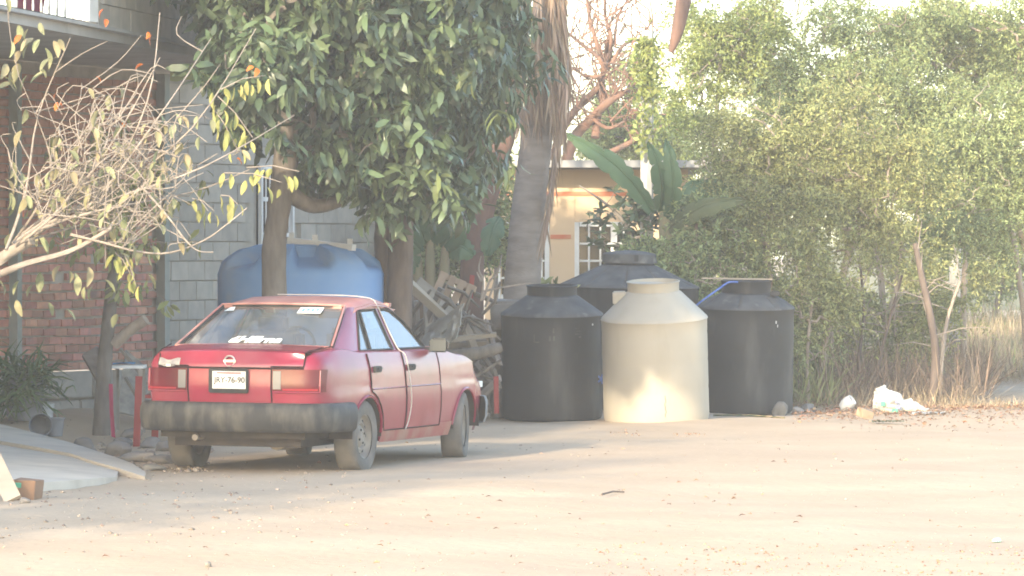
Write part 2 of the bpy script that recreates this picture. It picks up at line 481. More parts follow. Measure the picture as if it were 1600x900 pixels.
mat('pole_concrete', (0.48, 0.46, 0.42), (0.40, 0.38, 0.35), rough=0.95, scale=5)
mat('bank', (0.20, 0.18, 0.10), (0.15, 0.15, 0.075), rough=0.95, scale=1.2, bump=0.05, bscale=4)

def glass_mat(name, tint, rough=0.06, trans=0.55):
    m = bpy.data.materials.new(name); m.use_nodes = True
    n, l = m.node_tree.nodes, m.node_tree.links
    n.remove(n['Principled BSDF'])
    g = n.new('ShaderNodeBsdfGlossy'); g.inputs['Roughness'].default_value = rough; g.inputs['Color'].default_value = (.9, .93, .95, 1)
    d = n.new('ShaderNodeBsdfDiffuse'); d.inputs['Color'].default_value = (0.30, 0.29, 0.25, 1)
    t = n.new('ShaderNodeBsdfTransparent'); t.inputs['Color'].default_value = (*tint, 1)
    m0 = n.new('ShaderNodeMixShader'); m0.inputs[0].default_value = trans
    l.new(d.outputs[0], m0.inputs[1]); l.new(t.outputs[0], m0.inputs[2])
    lw = n.new('ShaderNodeLayerWeight'); lw.inputs['Blend'].default_value = 0.5
    pw = n.new('ShaderNodeMath'); pw.operation = 'POWER'; pw.inputs[1].default_value = 4.0
    l.new(lw.outputs['Facing'], pw.inputs[0])
    fr = n.new('ShaderNodeMath'); fr.operation = 'MULTIPLY_ADD'; fr.inputs[1].default_value = 0.75; fr.inputs[2].default_value = 0.05
    l.new(pw.outputs[0], fr.inputs[0])
    ms = n.new('ShaderNodeMixShader')
    l.new(fr.outputs[0], ms.inputs[0]); l.new(m0.outputs[0], ms.inputs[1]); l.new(g.outputs[0], ms.inputs[2])
    l.new(ms.outputs[0], n['Material Output'].inputs['Surface'])
    MATS[name] = m
glass_mat('car_glass', (0.66, 0.70, 0.68), 0.08, 0.70)
# ------------------------------------------------------------------ ground
def axis(lo, hi, fine_lo, fine_hi, step, grow_=1.35):
    a = list(np.arange(fine_lo, fine_hi + 1e-6, step))
    s = step; p = fine_lo
    left = []
    while p > lo: s *= grow_; p -= s; left.append(p)
    s = step; p = fine_hi; right = []
    while p < hi: s *= grow_; p += s; right.append(p)
    return np.array(left[::-1] + a + right)

def ground_z(x, y):
    z = (0.012 * np.sin(x * 1.7 + y * .6) + 0.010 * np.sin(y * 1.1 - x * .9 + 1) + 0.006 * np.sin(x * 4.3 - y * 2.1) + 0.004 * np.sin(x * 7.7 + y * 6.1))
    for yc, sl in ((33.4, .05), (34.9, .05), (30.2, -.04), (31.6, -.04), (46.2, .03)):                                  # shallow wheel ruts along the lane
        z = z - 0.016 * np.exp(-((y - yc - sl * x - .25 * np.sin(x * .35 + yc)) / .17) ** 2) * (.6 + .4 * np.sin(x * 1.3 + yc)) * (x > -2.2)
    z = z * np.clip((np.hypot(x + 1.4, y - 39.5) - 2.0) / 3, 0.0, 1)                 # level where the car stands
    z = z + 0.16 * np.clip((-3.0 - x) / 1.2, 0, 1) * np.clip((y - 42.8) / 2.0, 0, 1)  # made-up ground by the brick house
    z = z + 0.5 * np.clip((y - 64) / 14, 0, 1) ** 1.5 * np.clip((x - 1) / 3, 0, 1)
    z = z * np.clip((140 - np.hypot(x, y - 45)) / 60, 0, 1)
    return z

xs = axis(-900, 900, -8, 9, 0.14); ys = axis(-200, 1500, 22, 68, 0.22)
X, Y = np.meshgrid(xs, ys)
Z = ground_z(X, Y)
nx = len(xs); ny = len(ys)
V = np.stack([X, Y, Z], -1).reshape(-1, 3)
ii = (np.arange(ny - 1)[:, None] * nx + np.arange(nx - 1)[None]).ravel()
F = np.stack([ii, ii + 1, ii + nx + 1, ii + nx], 1)
me = fast_mesh('ground', V, F, 'dirt'); me.polygons.foreach_set('use_smooth', [True] * len(me.polygons))
struct(link('ground', me))

def gz(x, y): return float(ground_z(np.array([x]), np.array([y]))[0])

# far hill that closes the view behind the trees
rows = []
for i in range(16):
    y = 84 + i * 4.5
    rows.append([(x, y, -0.3 + (0.2 + 5.0 * (i / 15) ** 0.8) * (0.75 + .25 * math.sin(x * .13 + 1)) * min(1, max(0, (x - 6) / 10)) + .3 * math.sin(x * .7 + y)) for x in np.linspace(2, 45, 40)])
mb = MB().grid(rows); struct(mb.build('hill', 'bank', smooth=60))

# concrete apron that slopes from the house to the lane: an upper and a lower pour
ap = thing('concrete_apron', 'cracked pale concrete ramp sloping down from the brick house to the dirt lane', 'ramp')
def strip(far, near, z_far, z_near, h):
    mb = MB()
    n = len(far)
    mb.grid([[(p.x, p.y, z) for p, z in zip(far, z_far)], [((p.x + q.x) / 2, (p.y + q.y) / 2, (a + b) / 2 + .004) for p, q, a, b in zip(far, near, z_far, z_near)],
             [(p.x, p.y, z) for p, z in zip(near, z_near)], [(p.x + .01, p.y - .03, -0.05) for p in near]])
    mb.grid([[(p.x, p.y, z) for p, z in zip(far, z_far)], [(p.x, p.y + .02, -0.05) for p in far]])
    for k in (0, -1):
        mb.grid([[(far[k].x, far[k].y, z_far[k]), (near[k].x, near[k].y, z_near[k])], [(far[k].x, far[k].y, -.05), (near[k].x, near[k].y, -.05)]])
    return mb
up_far = [gp(x, y) for x, y in ((-150, 668), (-60, 676), (0, 692), (60, 703), (110, 712), (160, 723), (205, 733), (228, 742))]
up_near = [gp(x, y) for x, y in ((-150, 708), (-60, 712), (0, 719), (60, 724), (110, 728), (150, 736), (185, 742), (226, 748))]
strip(up_far, up_near, [.24, .21, .17, .14, .11, .08, .05, .02], [.23, .20, .16, .13, .10, .07, .05, .015], .1).build('upper_slab', 'concrete', ap, smooth=40)
lo_far = [p + Vector((0, -0.025, 0)) for p in up_near[:-1]]
lo_near = [gp(x, y) for x, y in ((-150, 790), (-60, 782), (0, 776), (60, 770), (110, 764), (150, 757), (182, 749))]
strip(lo_far, lo_near, [.19, .16, .13, .10, .075, .05, .03], [.12, .10, .08, .07, .06, .045, .015], .1).build('lower_slab', 'concrete', ap, smooth=40)

# pebbles, clods and fallen leaves of the lane
def scatter_stones(n, fn, smin, smax, name, matname, flat=0.6):
    V, F = [], []
    oct_ = np.array([(1, 0, 0), (-1, 0, 0), (0, 1, 0), (0, -1, 0), (0, 0, 1), (0, 0, -1)], float)
    fo = np.array([(0, 2, 4), (2, 1, 4), (1, 3, 4), (3, 0, 4), (2, 0, 5), (1, 2, 5), (3, 1, 5), (0, 3, 5)])
    for i in range(n):
        x, y = fn()
        s = smin + (smax - smin) * random.random() ** 3
        a = random.random() * 6.28
        M = np.array([[math.cos(a), -math.sin(a), 0], [math.sin(a), math.cos(a), 0], [0, 0, flat]])
        v = (oct_ * s * RNG.uniform(.6, 1.2, (6, 1))) @ M.T + np.array([x, y, gz(x, y) + s * flat * .25])
        F.append(fo + 6 * i); V.append(v)
    me = fast_mesh(name, np.concatenate(V), np.concatenate(F), matname)
    return stuff(link(name, me))
def lane_px(x0, x1, y0, y1):
    def f():
        p = gp(random.uniform(x0, x1), random.uniform(y0, y1)); return p.x, p.y
    return f
o = scatter_stones(1600, lane_px(-40, 1640, 668, 905), 0.003, 0.016, 'pebbles', 'pebble'); o['label'] = 'small pebbles and clods strewn over the dirt lane'
o = scatter_stones(450, lane_px(-20, 560, 735, 840), 0.004, 0.024, 'gravel', 'pebble'); o['label'] = 'loose gravel on the shaded dirt by the ramp'
o = scatter_stones(300, lane_px(150, 330, 690, 738), 0.01, 0.045, 'rubble', 'pebble'); o['label'] = 'rubble and broken stone between the ramp and the car'

o = scatter_stones(700, lane_px(930, 1660, 848, 908), 0.004, 0.013, 'grit', 'litter', .8); o['label'] = 'brown grit in the lane at the lower right'
def treads():
    p = gp(random.choice((950, 1050)) + random.random() * 52, 676 + random.gauss(0, 1.6)); return p.x, p.y
o = scatter_stones(70, treads, 0.008, 0.02, 'tread_crumbs', 'litter', .6); o['label'] = 'crumbs of earth from tyre treads in front of the beige tank'
def scatter_flat(n, fn, lmin, lmax, name, matname, lift=.01, upright=0.25):
    P = []
    for i in range(n):
        x, y = fn(); P.append((x, y, gz(x, y) + lift * random.random() + .004))
    P = np.array(P)
    a = RNG.uniform(0, 6.28, n); D = np.stack([np.cos(a), np.sin(a), RNG.uniform(-.05, upright, n)], 1)
    L = RNG.uniform(lmin, lmax, n)
    V, F = leaf_arrays(P, D, L, L * .45, up=unit(RNG.normal(size=(n, 3)) * .35 + np.array([0, 0, 1])))
    return stuff(link(name, fast_mesh(name, V, F, matname)))
o = scatter_flat(170, lane_px(-20, 1640, 690, 900), .02, .06, 'fallen_leaves', 'litter'); o['label'] = 'scattered dry leaves on the lane'
def edge_right():
    p = gp(random.uniform(1240, 1660), 640 + abs(random.gauss(0, 14)) - 12 + 8 * random.random()); return p.x, p.y
o = scatter_flat(2600, edge_right, .02, .07, 'leaf_litter', 'litter', lift=.03, upright=.6); o['label'] = 'brown leaf litter along the edge of the thicket'

# ------------------------------------------------------------------ brick and block house on the left
WA = Vector((-3.60, 49.0, 0)); WU = Vector((0.375, 0.927, 0)).normalized(); WN = Vector((WU.y, -WU.x, 0))
WM = Matrix.Translation(WA) @ Matrix((WU, WN, Vector((0, 0, 1)))).transposed().to_4x4()   # local: x along the wall, y out of it, z up
house = thing('brick_house', 'house of red brick and grey blocks with a concrete terrace slab over its front', 'house', WA, (0, 0, math.atan2(WU.y, WU.x)))
HR = house.matrix_basis.inverted() if False else None
# house local frame: x along wall, y = left of wall direction, so outward is -y
def hl(t, out, z): return (t, -out, z)
bw = MB().box((-2.1, .13, 2.05), (4.2, .2, 3.0)).build('brick_wall', 'mortar', house)
brick_me = []
for k in range(6):
    mb = MB().box((0, 0, 0), (.235 + random.uniform(-.01, .008), .06, .068), jit=.004); me = mb.mesh('brick', 'brick'); brick_me.append(me)
half_me = MB().box((0, 0, 0), (.11, .06, .068), jit=.004).mesh('brick', 'brick')
nb = 0; rest = MB()
for c in range(33):
    z = .585 + c * .088
    off = (c % 2) * .125 + random.uniform(-.02, .02)
    wav = .012 * math.sin(c * 1.3)
    for i in range(17):
        t = -4.2 + off + i * .252
        if t < -4.12 or t > -.10: continue
        zz = z + .008 * math.sin(t * 2.2 + c * .5) + wav * .3
        y = -.002 - random.random() * .009
        if nb < 300 and random.random() > .03:
            link('brick', random.choice(brick_me), bw, (t, y + .03, zz), (0, random.uniform(-.012, .012), 0)); nb += 1
        elif nb >= 300:
            rest.box((t, y + .03, zz), (.235, .06, .068), jit=.004)
stuff(rest.build('bricks_above', 'brick', bw))
fd = MB().box((-2.2, .15, .22), (4.4, .2, .6)).build('foundation', 'mortar', house)
for r_, (z0, z1) in enumerate(((-.02, .25), (.275, .535))):
    t = -4.3 + r_ * .5
    while t < -.05:
        L = min(random.uniform(.9, 1.5), -.0 - t)
        bevel(MB().box((t + L / 2 - .01, .02 - .03 * r_ * random.random(), (z0 + z1) / 2 + random.uniform(-.01, .01)), (L - .02, .14, z1 - z0), jit=.008).build('foundation_block', 'block', fd), .012)
        t += L
for t, w in ((-3.22, .09), (-.02, .11)):
    MB().box((t, -.05, 1.78), (w, .10, 3.5)).build('post', 'green_paint', house)
# block wall with a barred window
WT0, WT1, WZ0, WZ1 = 2.42, 3.22, 1.62, 2.62
kw = MB()
kw.box((WT0 / 2, .13, 1.75), (WT0, .18, 3.5)); kw.box(((WT1 + 6.2) / 2, .13, 1.75), (6.2 - WT1, .18, 3.5))
kw.box(((WT0 + WT1) / 2, .13, WZ0 / 2), (WT1 - WT0 - .004, .178, WZ0)); kw.box(((WT0 + WT1) / 2, .13, (WZ1 + 3.5) / 2), (WT1 - WT0 - .004, .178, 3.5 - WZ1))
kw = kw.build('block_wall', 'block_mortar', house)
blk = MB().box((0, 0, 0), (.392, .06, .192), jit=.003).mesh('block', 'block')
blk_half = MB().box((0, 0, 0), (.19, .06, .192), jit=.003).mesh('block', 'block')
for c in range(17):
    z = .10 + c * .203
    for i in range(17):
        t0 = .06 + i * .40 - (c % 2) * .2
        t1 = t0 + .40
        for a, b_, me in ((t0, t1, blk),):
            ov = b_ > WT0 + .01 and a < WT1 - .01 and z + .09 > WZ0 and z - .09 < WZ1
            if a < .04 and b_ > .2: link('block', blk_half, kw, (.06 + .1, .028, z)); continue
            if ov or a < .04 or b_ > 6.2: continue
            link('block', me, kw, ((a + b_) / 2, .028 - random.random() * .006, z))
win = MB()
win.box(((WT0 + WT1) / 2, .40, (WZ0 + WZ1) / 2), (WT1 - WT0 + .3, .02, WZ1 - WZ0 + .3))
for s_ in (WT0 - .03, WT1 + .03): win.box((s_, .30, (WZ0 + WZ1) / 2), (.02, .17, WZ1 - WZ0 + .2))
wd = win.build('window', 'dark', house)  # black backing and cheeks stand in for the shade of the room inside
fr = MB()
for a, b_ in (((WT0, WZ0), (WT1, WZ0)), ((WT0, WZ1), (WT1, WZ1)), ((WT0, WZ0), (WT0, WZ1)), ((WT1, WZ0), (WT1, WZ1)), ((WT0, 1.9), (WT1, 1.9)), ((WT0, 2.28), (WT1, 2.28))):
    fr.bar((a[0], -.012, a[1]), (b_[0], -.012, b_[1]), .04, .045)
fr.build('frame', 'white_paint', wd)
for k in range(1, 8):
    t = WT0 + (WT1 - WT0) * k / 8
    MB().tube([(t, -.025, WZ0), (t, -.025, WZ1)], .011, 6).build('window_bar', 'white_paint', wd)
MB().box(((WT0 + WT1) / 2, -.06, WZ0 - .05), (WT1 - WT0 + .2, .14, .05)).build('sill', 'white_paint', wd)

# balcony slab, its rail and the upper wall (world coordinates, parented to the house)
HI = Matrix.Translation(WA) @ Matrix.Rotation(math.atan2(WU.y, WU.x), 4, 'Z')
HI = HI.inverted()
E0 = Vector((-4.14, 38.8, 0)); E1 = Vector((-2.92, 46.6, 0)); ED = (E1 - E0).normalized(); EN = Vector((ED.y, -ED.x, 0))
def epx(px):
    k = (px - 800) / FPX
    return (k * E0.y - E0.x) / (ED.x - k * ED.y)
SZ0, SZ1 = 3.58, 3.665
slab = [E0 - ED * 5, E1 + ED * .25, E1 + ED * .25 - EN * 1.2 + ED * 6, E0 - EN * 7 + ED * 14, E0 - EN * 7 - ED * 5]
mb = MB().poly([HI @ Vector((p.x, p.y, SZ1)) for p in slab], SZ1 - SZ0)
sl = mb.build('balcony_slab', 'render_grey', house)
mb = MB().bar(HI @ (E0 - ED * 5 + EN * .015 + Vector((0, 0, SZ1 + .012))), HI @ (E1 + ED * .25 + EN * .015 + Vector((0, 0, SZ1 + .012))), .12, .03)
mb.build('slab_lip', 'render_grey', sl)
def ep(px, out, z): return HI @ (E0 + ED * epx(px) + EN * out + Vector((0, 0, z)))
rail = MB()
rail.bar(ep(-120, -.08, SZ1 + .045), ep(146, -.08, SZ1 + .045), .06, .03); rail.bar(ep(-120, -.08, SZ1 + .90), ep(146, -.08, SZ1 + .90), .1, .08)
ra = rail.build('railing', 'underbody', house)
prof = [(.025, 0), (.032, .05), (.02, .10), (.034, .25), (.044, .38), (.03, .55), (.02, .68), (.03, .76), (.025, .82)]
bal = MB().lathe([(r_ * .38, z_) for r_, z_ in prof], 10).mesh('baluster', 'render_grey', 50)  # white balusters coloured grey: their shade is put into the colour
s0, s1 = epx(-100), epx(140)
nbal = 19
for k in range(nbal):
    p = HI @ (E0 + ED * (s0 + (s1 - s0) * k / (nbal - 1)) - EN * .08 + Vector((0, 0, SZ1 + .06)))
    link('baluster', bal, ra, p)
MB().bar(ep(150, -.09, SZ1 + .06), ep(150.01, -.09, SZ1 + 1.2), .16, .16).build('corner_post', 'white_paint', ra)
uw = MB()
u0, u1 = epx(157), epx(352)
uw.bar(HI @ (E0 + ED * u0 - EN * .12 + Vector((0, 0, SZ1 + .6))), HI @ (E0 + ED * (u1 + .1) - EN * .12 + Vector((0, 0, SZ1 + .6))), .15, 1.2)
uwo = uw.build('upper_wall', 'mortar', house)
ub = MB().box((0, 0, 0), (.392, .05, .192), jit=.003).mesh('block', 'block')
ang = math.atan2(ED.y, ED.x) - math.atan2(WU.y, WU.x)
for c in range(4):
    k = 0
    while u0 + .2 + k * .40 + (c % 2) * .2 < u1 - .1:
        p = HI @ (E0 + ED * (u0 + .2 + k * .40 + (c % 2) * .2) - EN * (.035 + random.random() * .006) + Vector((0, 0, SZ1 + .13 + c * .203)))
        link('block', ub, uwo, p, (0, 0, ang)); k += 1
# rest of the upper storey behind and to the left: side wall and roof
mb = MB()
B0 = E0 + ED * u1 - EN * .2; B1 = B0 - EN * 1.0 + ED * 5
mb.bar(HI @ (B0 + Vector((0, 0, SZ1 + .5))), HI @ (B1 + Vector((0, 0, SZ1 + .5))), .15, 1.0)
mb.build('side_parapet', 'render_grey', house)
MB().bar(HI @ (E0 - ED * 6 - EN * 1.6 + Vector((0, 0, SZ1 + .46))), HI @ (E0 + ED * epx(52) - EN * 1.6 + Vector((0, 0, SZ1 + .46))), .15, .9).build('terrace_wall', 'render_grey', house)
MB().box((-8.3, .13, 1.78), (8.1, .2, 3.55)).build('porch_wall', 'render_grey', house)
# near side wall of the ground floor that carries the slab outside the picture
G0 = E0 - ED * 4.6 - EN * .5; G1 = G0 - EN * 6
MB().bar(HI @ (G0 + Vector((0, 0, 1.8))), HI @ (G1 + Vector((0, 0, 1.8))), .2, 3.6).build('side_wall', 'render_grey', house)

cl = MB()
rows = []
for j in range(9):
    rows.append([tuple(E0 + ED * (epx(66 + 40 * i / 10)) - EN * (.20 + .03 * math.sin(i * 2.1 + j * .6)) + Vector((0, 0, SZ1 + .03 + .8 * j / 8))) for i in range(11)])
cl.grid(rows)
o = cl.build('hanging_cloth', 'cloth_wine', smooth=60)
tag(o, 'dark wine red cloth hanging behind the balcony balusters', 'cloth')
gsh = MB()
rows = []
for j in range(5):
    rows.append([tuple(at(266 + 66 * i / 12 , 106 + 5 * j + 1.5 * math.sin(i), 47.4 + i * .06 + .02 * math.sin(i * 3 + j))) for i in range(13)])
o = MB().grid(rows).build('sunlit_leaf_strip', 'leaf_bright', smooth=60)  # flat strip stands in for sunlit foliage seen through the gap
tag(o, 'bright lime green strip in place of sunlit leaves seen under the balcony slab', 'cloth')

# ------------------------------------------------------------------ yellow house behind the tanks
YD = 57.0
yh = thing('yellow_house', 'low yellow house with white barred windows and flat concrete roof behind the tanks', 'house', (0, YD, 0))
def yx(px): return (px - 800) * YD / FPX
def yz(py): return CAM_H - (py - HORIZON) * YD / FPX
X0, X1 = yx(758), yx(1075)
wins = ((775, 858, 347, 470), (898, 987, 347, 470))
mb = MB()
xs_ = [X0] + [yx(v) for w in wins for v in w[:2]] + [X1]
z0w, z1w = yz(470), yz(347)
for a, b_ in ((xs_[0], xs_[1]), (xs_[2], xs_[3]), (xs_[4], xs_[5])): mb.box(((a + b_) / 2, .1, 1.35), (b_ - a, .2, 2.7))
for w in wins:
    a, b_ = yx(w[0]), yx(w[1])
    mb.box(((a + b_) / 2, .1, z0w / 2), (b_ - a - .004, .198, z0w)); mb.box(((a + b_) / 2, .1, (z1w + 2.7) / 2), (b_ - a - .004, .198, 2.7 - z1w))
mb.box((X0 + .1, 3, 1.35), (.2, 5.8, 2.7)); mb.box((X1 - .1, 3, 1.35), (.2, 5.8, 2.7)); mb.box(((X0 + X1) / 2, 6, 1.35), (X1 - X0, .2, 2.7))
mb.build('wall', 'yellow_paint', yh)
MB().box(((X0 + X1) / 2, 2.75, yz(257.5)), (X1 - X0 + .5, 6.8, .085)).build('roof', 'render_grey', yh)
MB().box(((yx(860) + yx(892)) / 2, -.006, yz(370)), (yx(892) - yx(860), .012, .05)).build('painted_band', 'orange_paint', yh)
MB().box(((yx(770) + yx(1000)) / 2, -.006, yz(303)), (yx(1000) - yx(770), .012, .05)).build('painted_band', 'orange_paint', yh)
for w in wins:
    a, b_ = yx(w[0]), yx(w[1]); zc = (z0w + z1w) / 2; H = z1w - z0w
    wo_ = MB().box(((a + b_) / 2, .13, zc), (b_ - a - .01, .02, H - .01)).build('window', 'window_dark', yh)
    fr = MB()
    for x_ in (a + .025, b_ - .025): fr.box((x_, .03, zc), (.055, .08, H - .004))
    for z_ in (z0w + .025, z1w - .025): fr.box(((a + b_) / 2, .03, z_), (b_ - a - .115, .078, .055))
    fr.build('frame', 'white_paint', wo_)
    MB().box((a + (b_ - a) * .70, .03, zc), (.06, .07, H - .11)).build('stile', 'white_paint', wo_)
    for k in range(1, 4): MB().box((a + (b_ - a) * (.07 + .2 * k - .02), .035, zc), (.022, .05, H - .11)).build('glazing_bar', 'white_paint', wo_)
    MB().box((a + (b_ - a) * .86, .035, zc), (.022, .05, H - .11)).build('glazing_bar', 'white_paint', wo_)
    for k in range(1, 5): MB().box(((a + b_) / 2, .032, z1w - .05 - k * .205), (b_ - a - .115, .052, .024)).build('glazing_bar', 'white_paint', wo_)

# ------------------------------------------------------------------ poles
pd = 55.5
b0 = at(1009, 396, pd); top = at(1012, 48, pd)
mb = MB().tube([(b0.x, pd, 0), (top.x, pd, top.z)], [.085, .07], 8)
po = thing('utility_pole', 'pale concrete utility pole rising behind the banana leaves', 'pole')
mb.build('shaft', 'pole_concrete', po, smooth=30)
MB().box((top.x, pd, top.z - .55), (.10, .20, .06)).build('clamp', 'underbody', po)
MB().box((at(1031, 170, pd).x, pd - .02, at(1031, 170, pd).z), (.055, .05, .12)).build('service_box', 'plastic_white', po)
pd = 60.5
b0 = at(1497, 570, pd); top = at(1493, 430, pd)
po = thing('painted_post', 'short white painted post with a dark patch among the bushes', 'post')
MB().tube([(b0.x, pd, gz(b0.x, pd) - .05), (top.x, pd, top.z + .35)], [.10, .085], 10).build('shaft', 'post_white', po, smooth=40)
q0, q1 = at(1493, 522, pd), at(1499, 568, pd)
MB().tube([(q0.x, pd, q0.z), (q1.x, pd, q1.z)], [.096, .104], 10).build('dark_patch', 'plastic_grey', po, smooth=40)

# ------------------------------------------------------------------ the red car (local: x right, y forward from the rear axle, z up)
CAR_YAW = R(18.2)
car = thing('red_car', 'dusty faded red four-door sedan parked on the dirt with its tail towards us', 'car', (-1.900, 38.03, 0.0), (0, R(.45), -CAR_YAW))
def interp(x, pts):
    for (a, fa), (b, fb) in zip(pts, pts[1:]):
        if x <= b:
            t = max(0, min(1, (x - a) / (b - a))); return fa + (fb - fa) * t
    return pts[-1][1]
def sinterp(x, pts):
    for (a, fa), (b, fb) in zip(pts, pts[1:]):
        if x <= b:
            t = max(0, min(1, (x - a) / (b - a))); t = t * t * (3 - 2 * t); return fa + (fb - fa) * t
    return pts[-1][1]
OUT = smooth_path([(0, -.935, 0), (.30, -.932, 0), (.52, -.918, 0), (.645, -.885, 0), (.715, -.815, 0), (.755, -.68, 0), (.785, -.45, 0), (.805, 0, 0), (.81, .8, 0), (.81, 1.5, 0),
                   (.803, 2.1, 0), (.787, 2.6, 0), (.755, 2.92, 0), (.69, 3.11, 0), (.57, 3.21, 0), (.35, 3.26, 0), (0, 3.28, 0)], 10)
# resample evenly, denser
def resample(pts, step):
    out = [pts[0]]; acc = 0
    for a, b in zip(pts, pts[1:]):
        L = (b - a).length; d = step - acc
        while d <= L:
            out.append(a + (b - a) * (d / L)); d += step
        acc = (acc + L) % step
    out.append(pts[-1]); return out
OUT = resample(OUT, .035)
NRM = []
for i, p in enumerate(OUT):
    t = (OUT[min(i + 1, len(OUT) - 1)] - OUT[max(i - 1, 0)]).normalized()
    NRM.append(Vector((t.y, -t.x, 0)))
NRM[0] = Vector((0, -1, 0)); NRM[-1] = Vector((0, 1, 0))
WB, TR, WR = 2.43, .70, .287
TOPZ = [(-.935, .895), (-.80, .925), (-.42, .955), (0, .925), (.9, .915), (1.6, .915), (1.9, .905), (2.4, .855), (2.9, .765), (3.15, .69), (3.28, .62)]
def top_z(y): return sinterp(y, TOPZ)
def bot_z(y):
    z = .215
    if y < -.15: z = .36
    if y > 2.95: z = .30
    for cy in (0.0, WB):
        d = abs(y - cy); r = .335
        if d < r: z = max(z, .255 + math.sqrt(r * r - d * d) * .97)
    return z
def inset(z, y):
    base = interp(z, [(.15, .075), (.22, .045), (.30, .02), (.42, .004), (.55, 0), (.63, .003), (.645, .010), (.70, .012), (.80, .022), (.90, .05), (.96, .075)])
    if y < -.6:
        k = min(1, (-.6 - y) / .3); base = base * (1 - k) + k * interp(z, [(.3, .06), (.5, .03), (.66, .0), (.80, .005), (.84, .0), (.90, .035), (.94, .10)])
    if y > 2.7:
        k = min(1, (y - 2.7) / .5); base += k * interp(z, [(.3, .02), (.5, 0), (.6, .02), (.70, .09), (.8, .2)])
    return base
NV = 14
def ring_pt(i, z):
    p = OUT[i]; q = p - NRM[i] * inset(z, p.y)
    return Vector((max(q.x, 0), q.y, z))
def side_pt(y, z, off=0.0):
    """point on the right flank at that y and z"""
    best = min(range(len(OUT)), key=lambda i: abs(OUT[i].y - y) + (0 if OUT[i].x > .6 else 9))
    p = OUT[best]; j = best + (1 if OUT[best].y < y else -1); j = max(0, min(len(OUT) - 1, j))
    q = OUT[j]; t = (y - p.y) / (q.y - p.y) if abs(q.y - p.y) > 1e-6 else 0
    x = p.x + (q.x - p.x) * max(0, min(1, t))
    return Vector((x - inset(z, y) + off, y, z))
def rear_pt(x, z, off=0.0):
    """point on the tail at that x and z"""
    s = -1 if x < 0 else 1; ax = abs(x)
    best = min(range(60), key=lambda i: abs(ring_pt(i, z).x - ax))
    a = ring_pt(best, z); b = ring_pt(best + (1 if a.x < ax else -1) if best > 0 else 1, z)
    t = 0 if abs(b.x - a.x) < 1e-6 else max(0, min(1, (ax - a.x) / (b.x - a.x)))
    p = a + (b - a) * t
    n = NRM[best]
    return Vector((s * ax + s * n.x * off, p.y + n.y * off, z))
body = MB()
rows = []
for v in range(NV + 1):
    f = v / NV
    row = []
    for i, p in enumerate(OUT):
        zb, zt = bot_z(p.y), top_z(p.y)
        row.append(ring_pt(i, zb + (zt - zb) * f))
    rows.append(row)
# rounded shoulder, then the deck across
shoulder = []
for i, p in enumerate(OUT):
    zt = top_z(p.y); q = ring_pt(i, zt) - NRM[i] * .03; shoulder.append(Vector((max(q.x, 0), q.y, zt + .012)))
rows.append(shoulder)
full = [[Vector((-q.x, q.y, q.z)) for q in reversed(r)] + r[1:] for r in rows]
full = [[Vector((-q.x, q.y, q.z)) for q in reversed(r[1:])] + r for r in rows]
body.grid(full)
NC = 10
def deck_z(y, x, X): return top_z(y) + .012 + .022 * (1 - (x / max(X, .05)) ** 2)
deck = []
for q in shoulder:
    deck.append([Vector((q.x * k / NC, q.y, deck_z(q.y, q.x * k / NC, q.x))) for k in range(-NC, NC + 1)])
body.grid(deck)
bo = body.build('body', 'car_red', car, smooth=38)
# arch linings and floor
ub = MB()
for s in (-1, 1):
    for cy in (0, WB):
        arc = [(cy + .333 * math.cos(a), .255 + .325 * math.sin(a)) for a in np.linspace(0, math.pi, 15)]
        ub.grid([[(s * .795, y, z) for y, z in arc], [(s * .45, y, z) for y, z in arc]])
        ub.add([(s * .45, y, z) for y, z in arc], [tuple(range(15))])
ub.box((0, 1.2, .27), (1.05, 3.9, .14)); ub.box((0, -.55, .33), (1.2, .62, .12)); ub.box((0, 1.2, .26), (1.44, 1.72, .10))
ub.build('underbody', 'underbody', car)
MB().tube([(-.3, -.9, .27), (-.3, -.6, .27), (-.25, -.35, .25), (-.2, .6, .22)], .025, 8).build('exhaust', 'rim', car, smooth=40)
MB().tube([(.25, -.55, .25), (.25, -.12, .25)], .085, 12).build('muffler', 'rim', car, smooth=40)
MB().tube([(-.6, 0, .27), (.6, 0, .27)], .04, 8).build('rear_axle', 'underbody', car, smooth=40)
# sill dusted with dirt
for s in (-1, 1):
    mb = MB(); mb.grid([[(lambda q: (s * q.x, q.y, q.z))(side_pt(y, z, .006)) for y in np.linspace(.36, 2.07, 20)] for z in (.205, .24, .285, .32)])
    mb.build('sill', 'car_dusty', car, smooth=40)

# greenhouse: roof, pillars
ZB = .925
def gx(z): return .715 - (z - .92) * .50            # half width of the cabin at height z
ROOFC = [(.24, 1.275), (.45, 1.315), (.75, 1.338), (1.05, 1.328), (1.30, 1.285)]
def roof_z(y): return sinterp(y, ROOFC)
def cab_y(z, k):
    """front or rear edge of the side glass area at height z"""
    t = (z - ZB) / (1.255 - ZB)
    return (0.0 + .40 * t) if k == 'r' else (1.66 - .42 * t ** 1.25)
gh = MB()
ys_r = np.linspace(.20, 1.34, 18)
rows = []
for y in ys_r:
    e = min(y - .20, 1.34 - y); rz = roof_z(y)
    hw = .565 - (.03 if e < .03 else 0)
    row = []
    for k in range(-10, 11):
        u = k / 10; x = hw * u
        z = rz + .02 * (1 - u * u) - .055 * max(0, (abs(u) - .82) / .18) ** 1.6
        row.append((x, y, z))
    rows.append(row)
gh.grid(rows)
ro = gh.build('roof', 'car_faded', car, smooth=45)
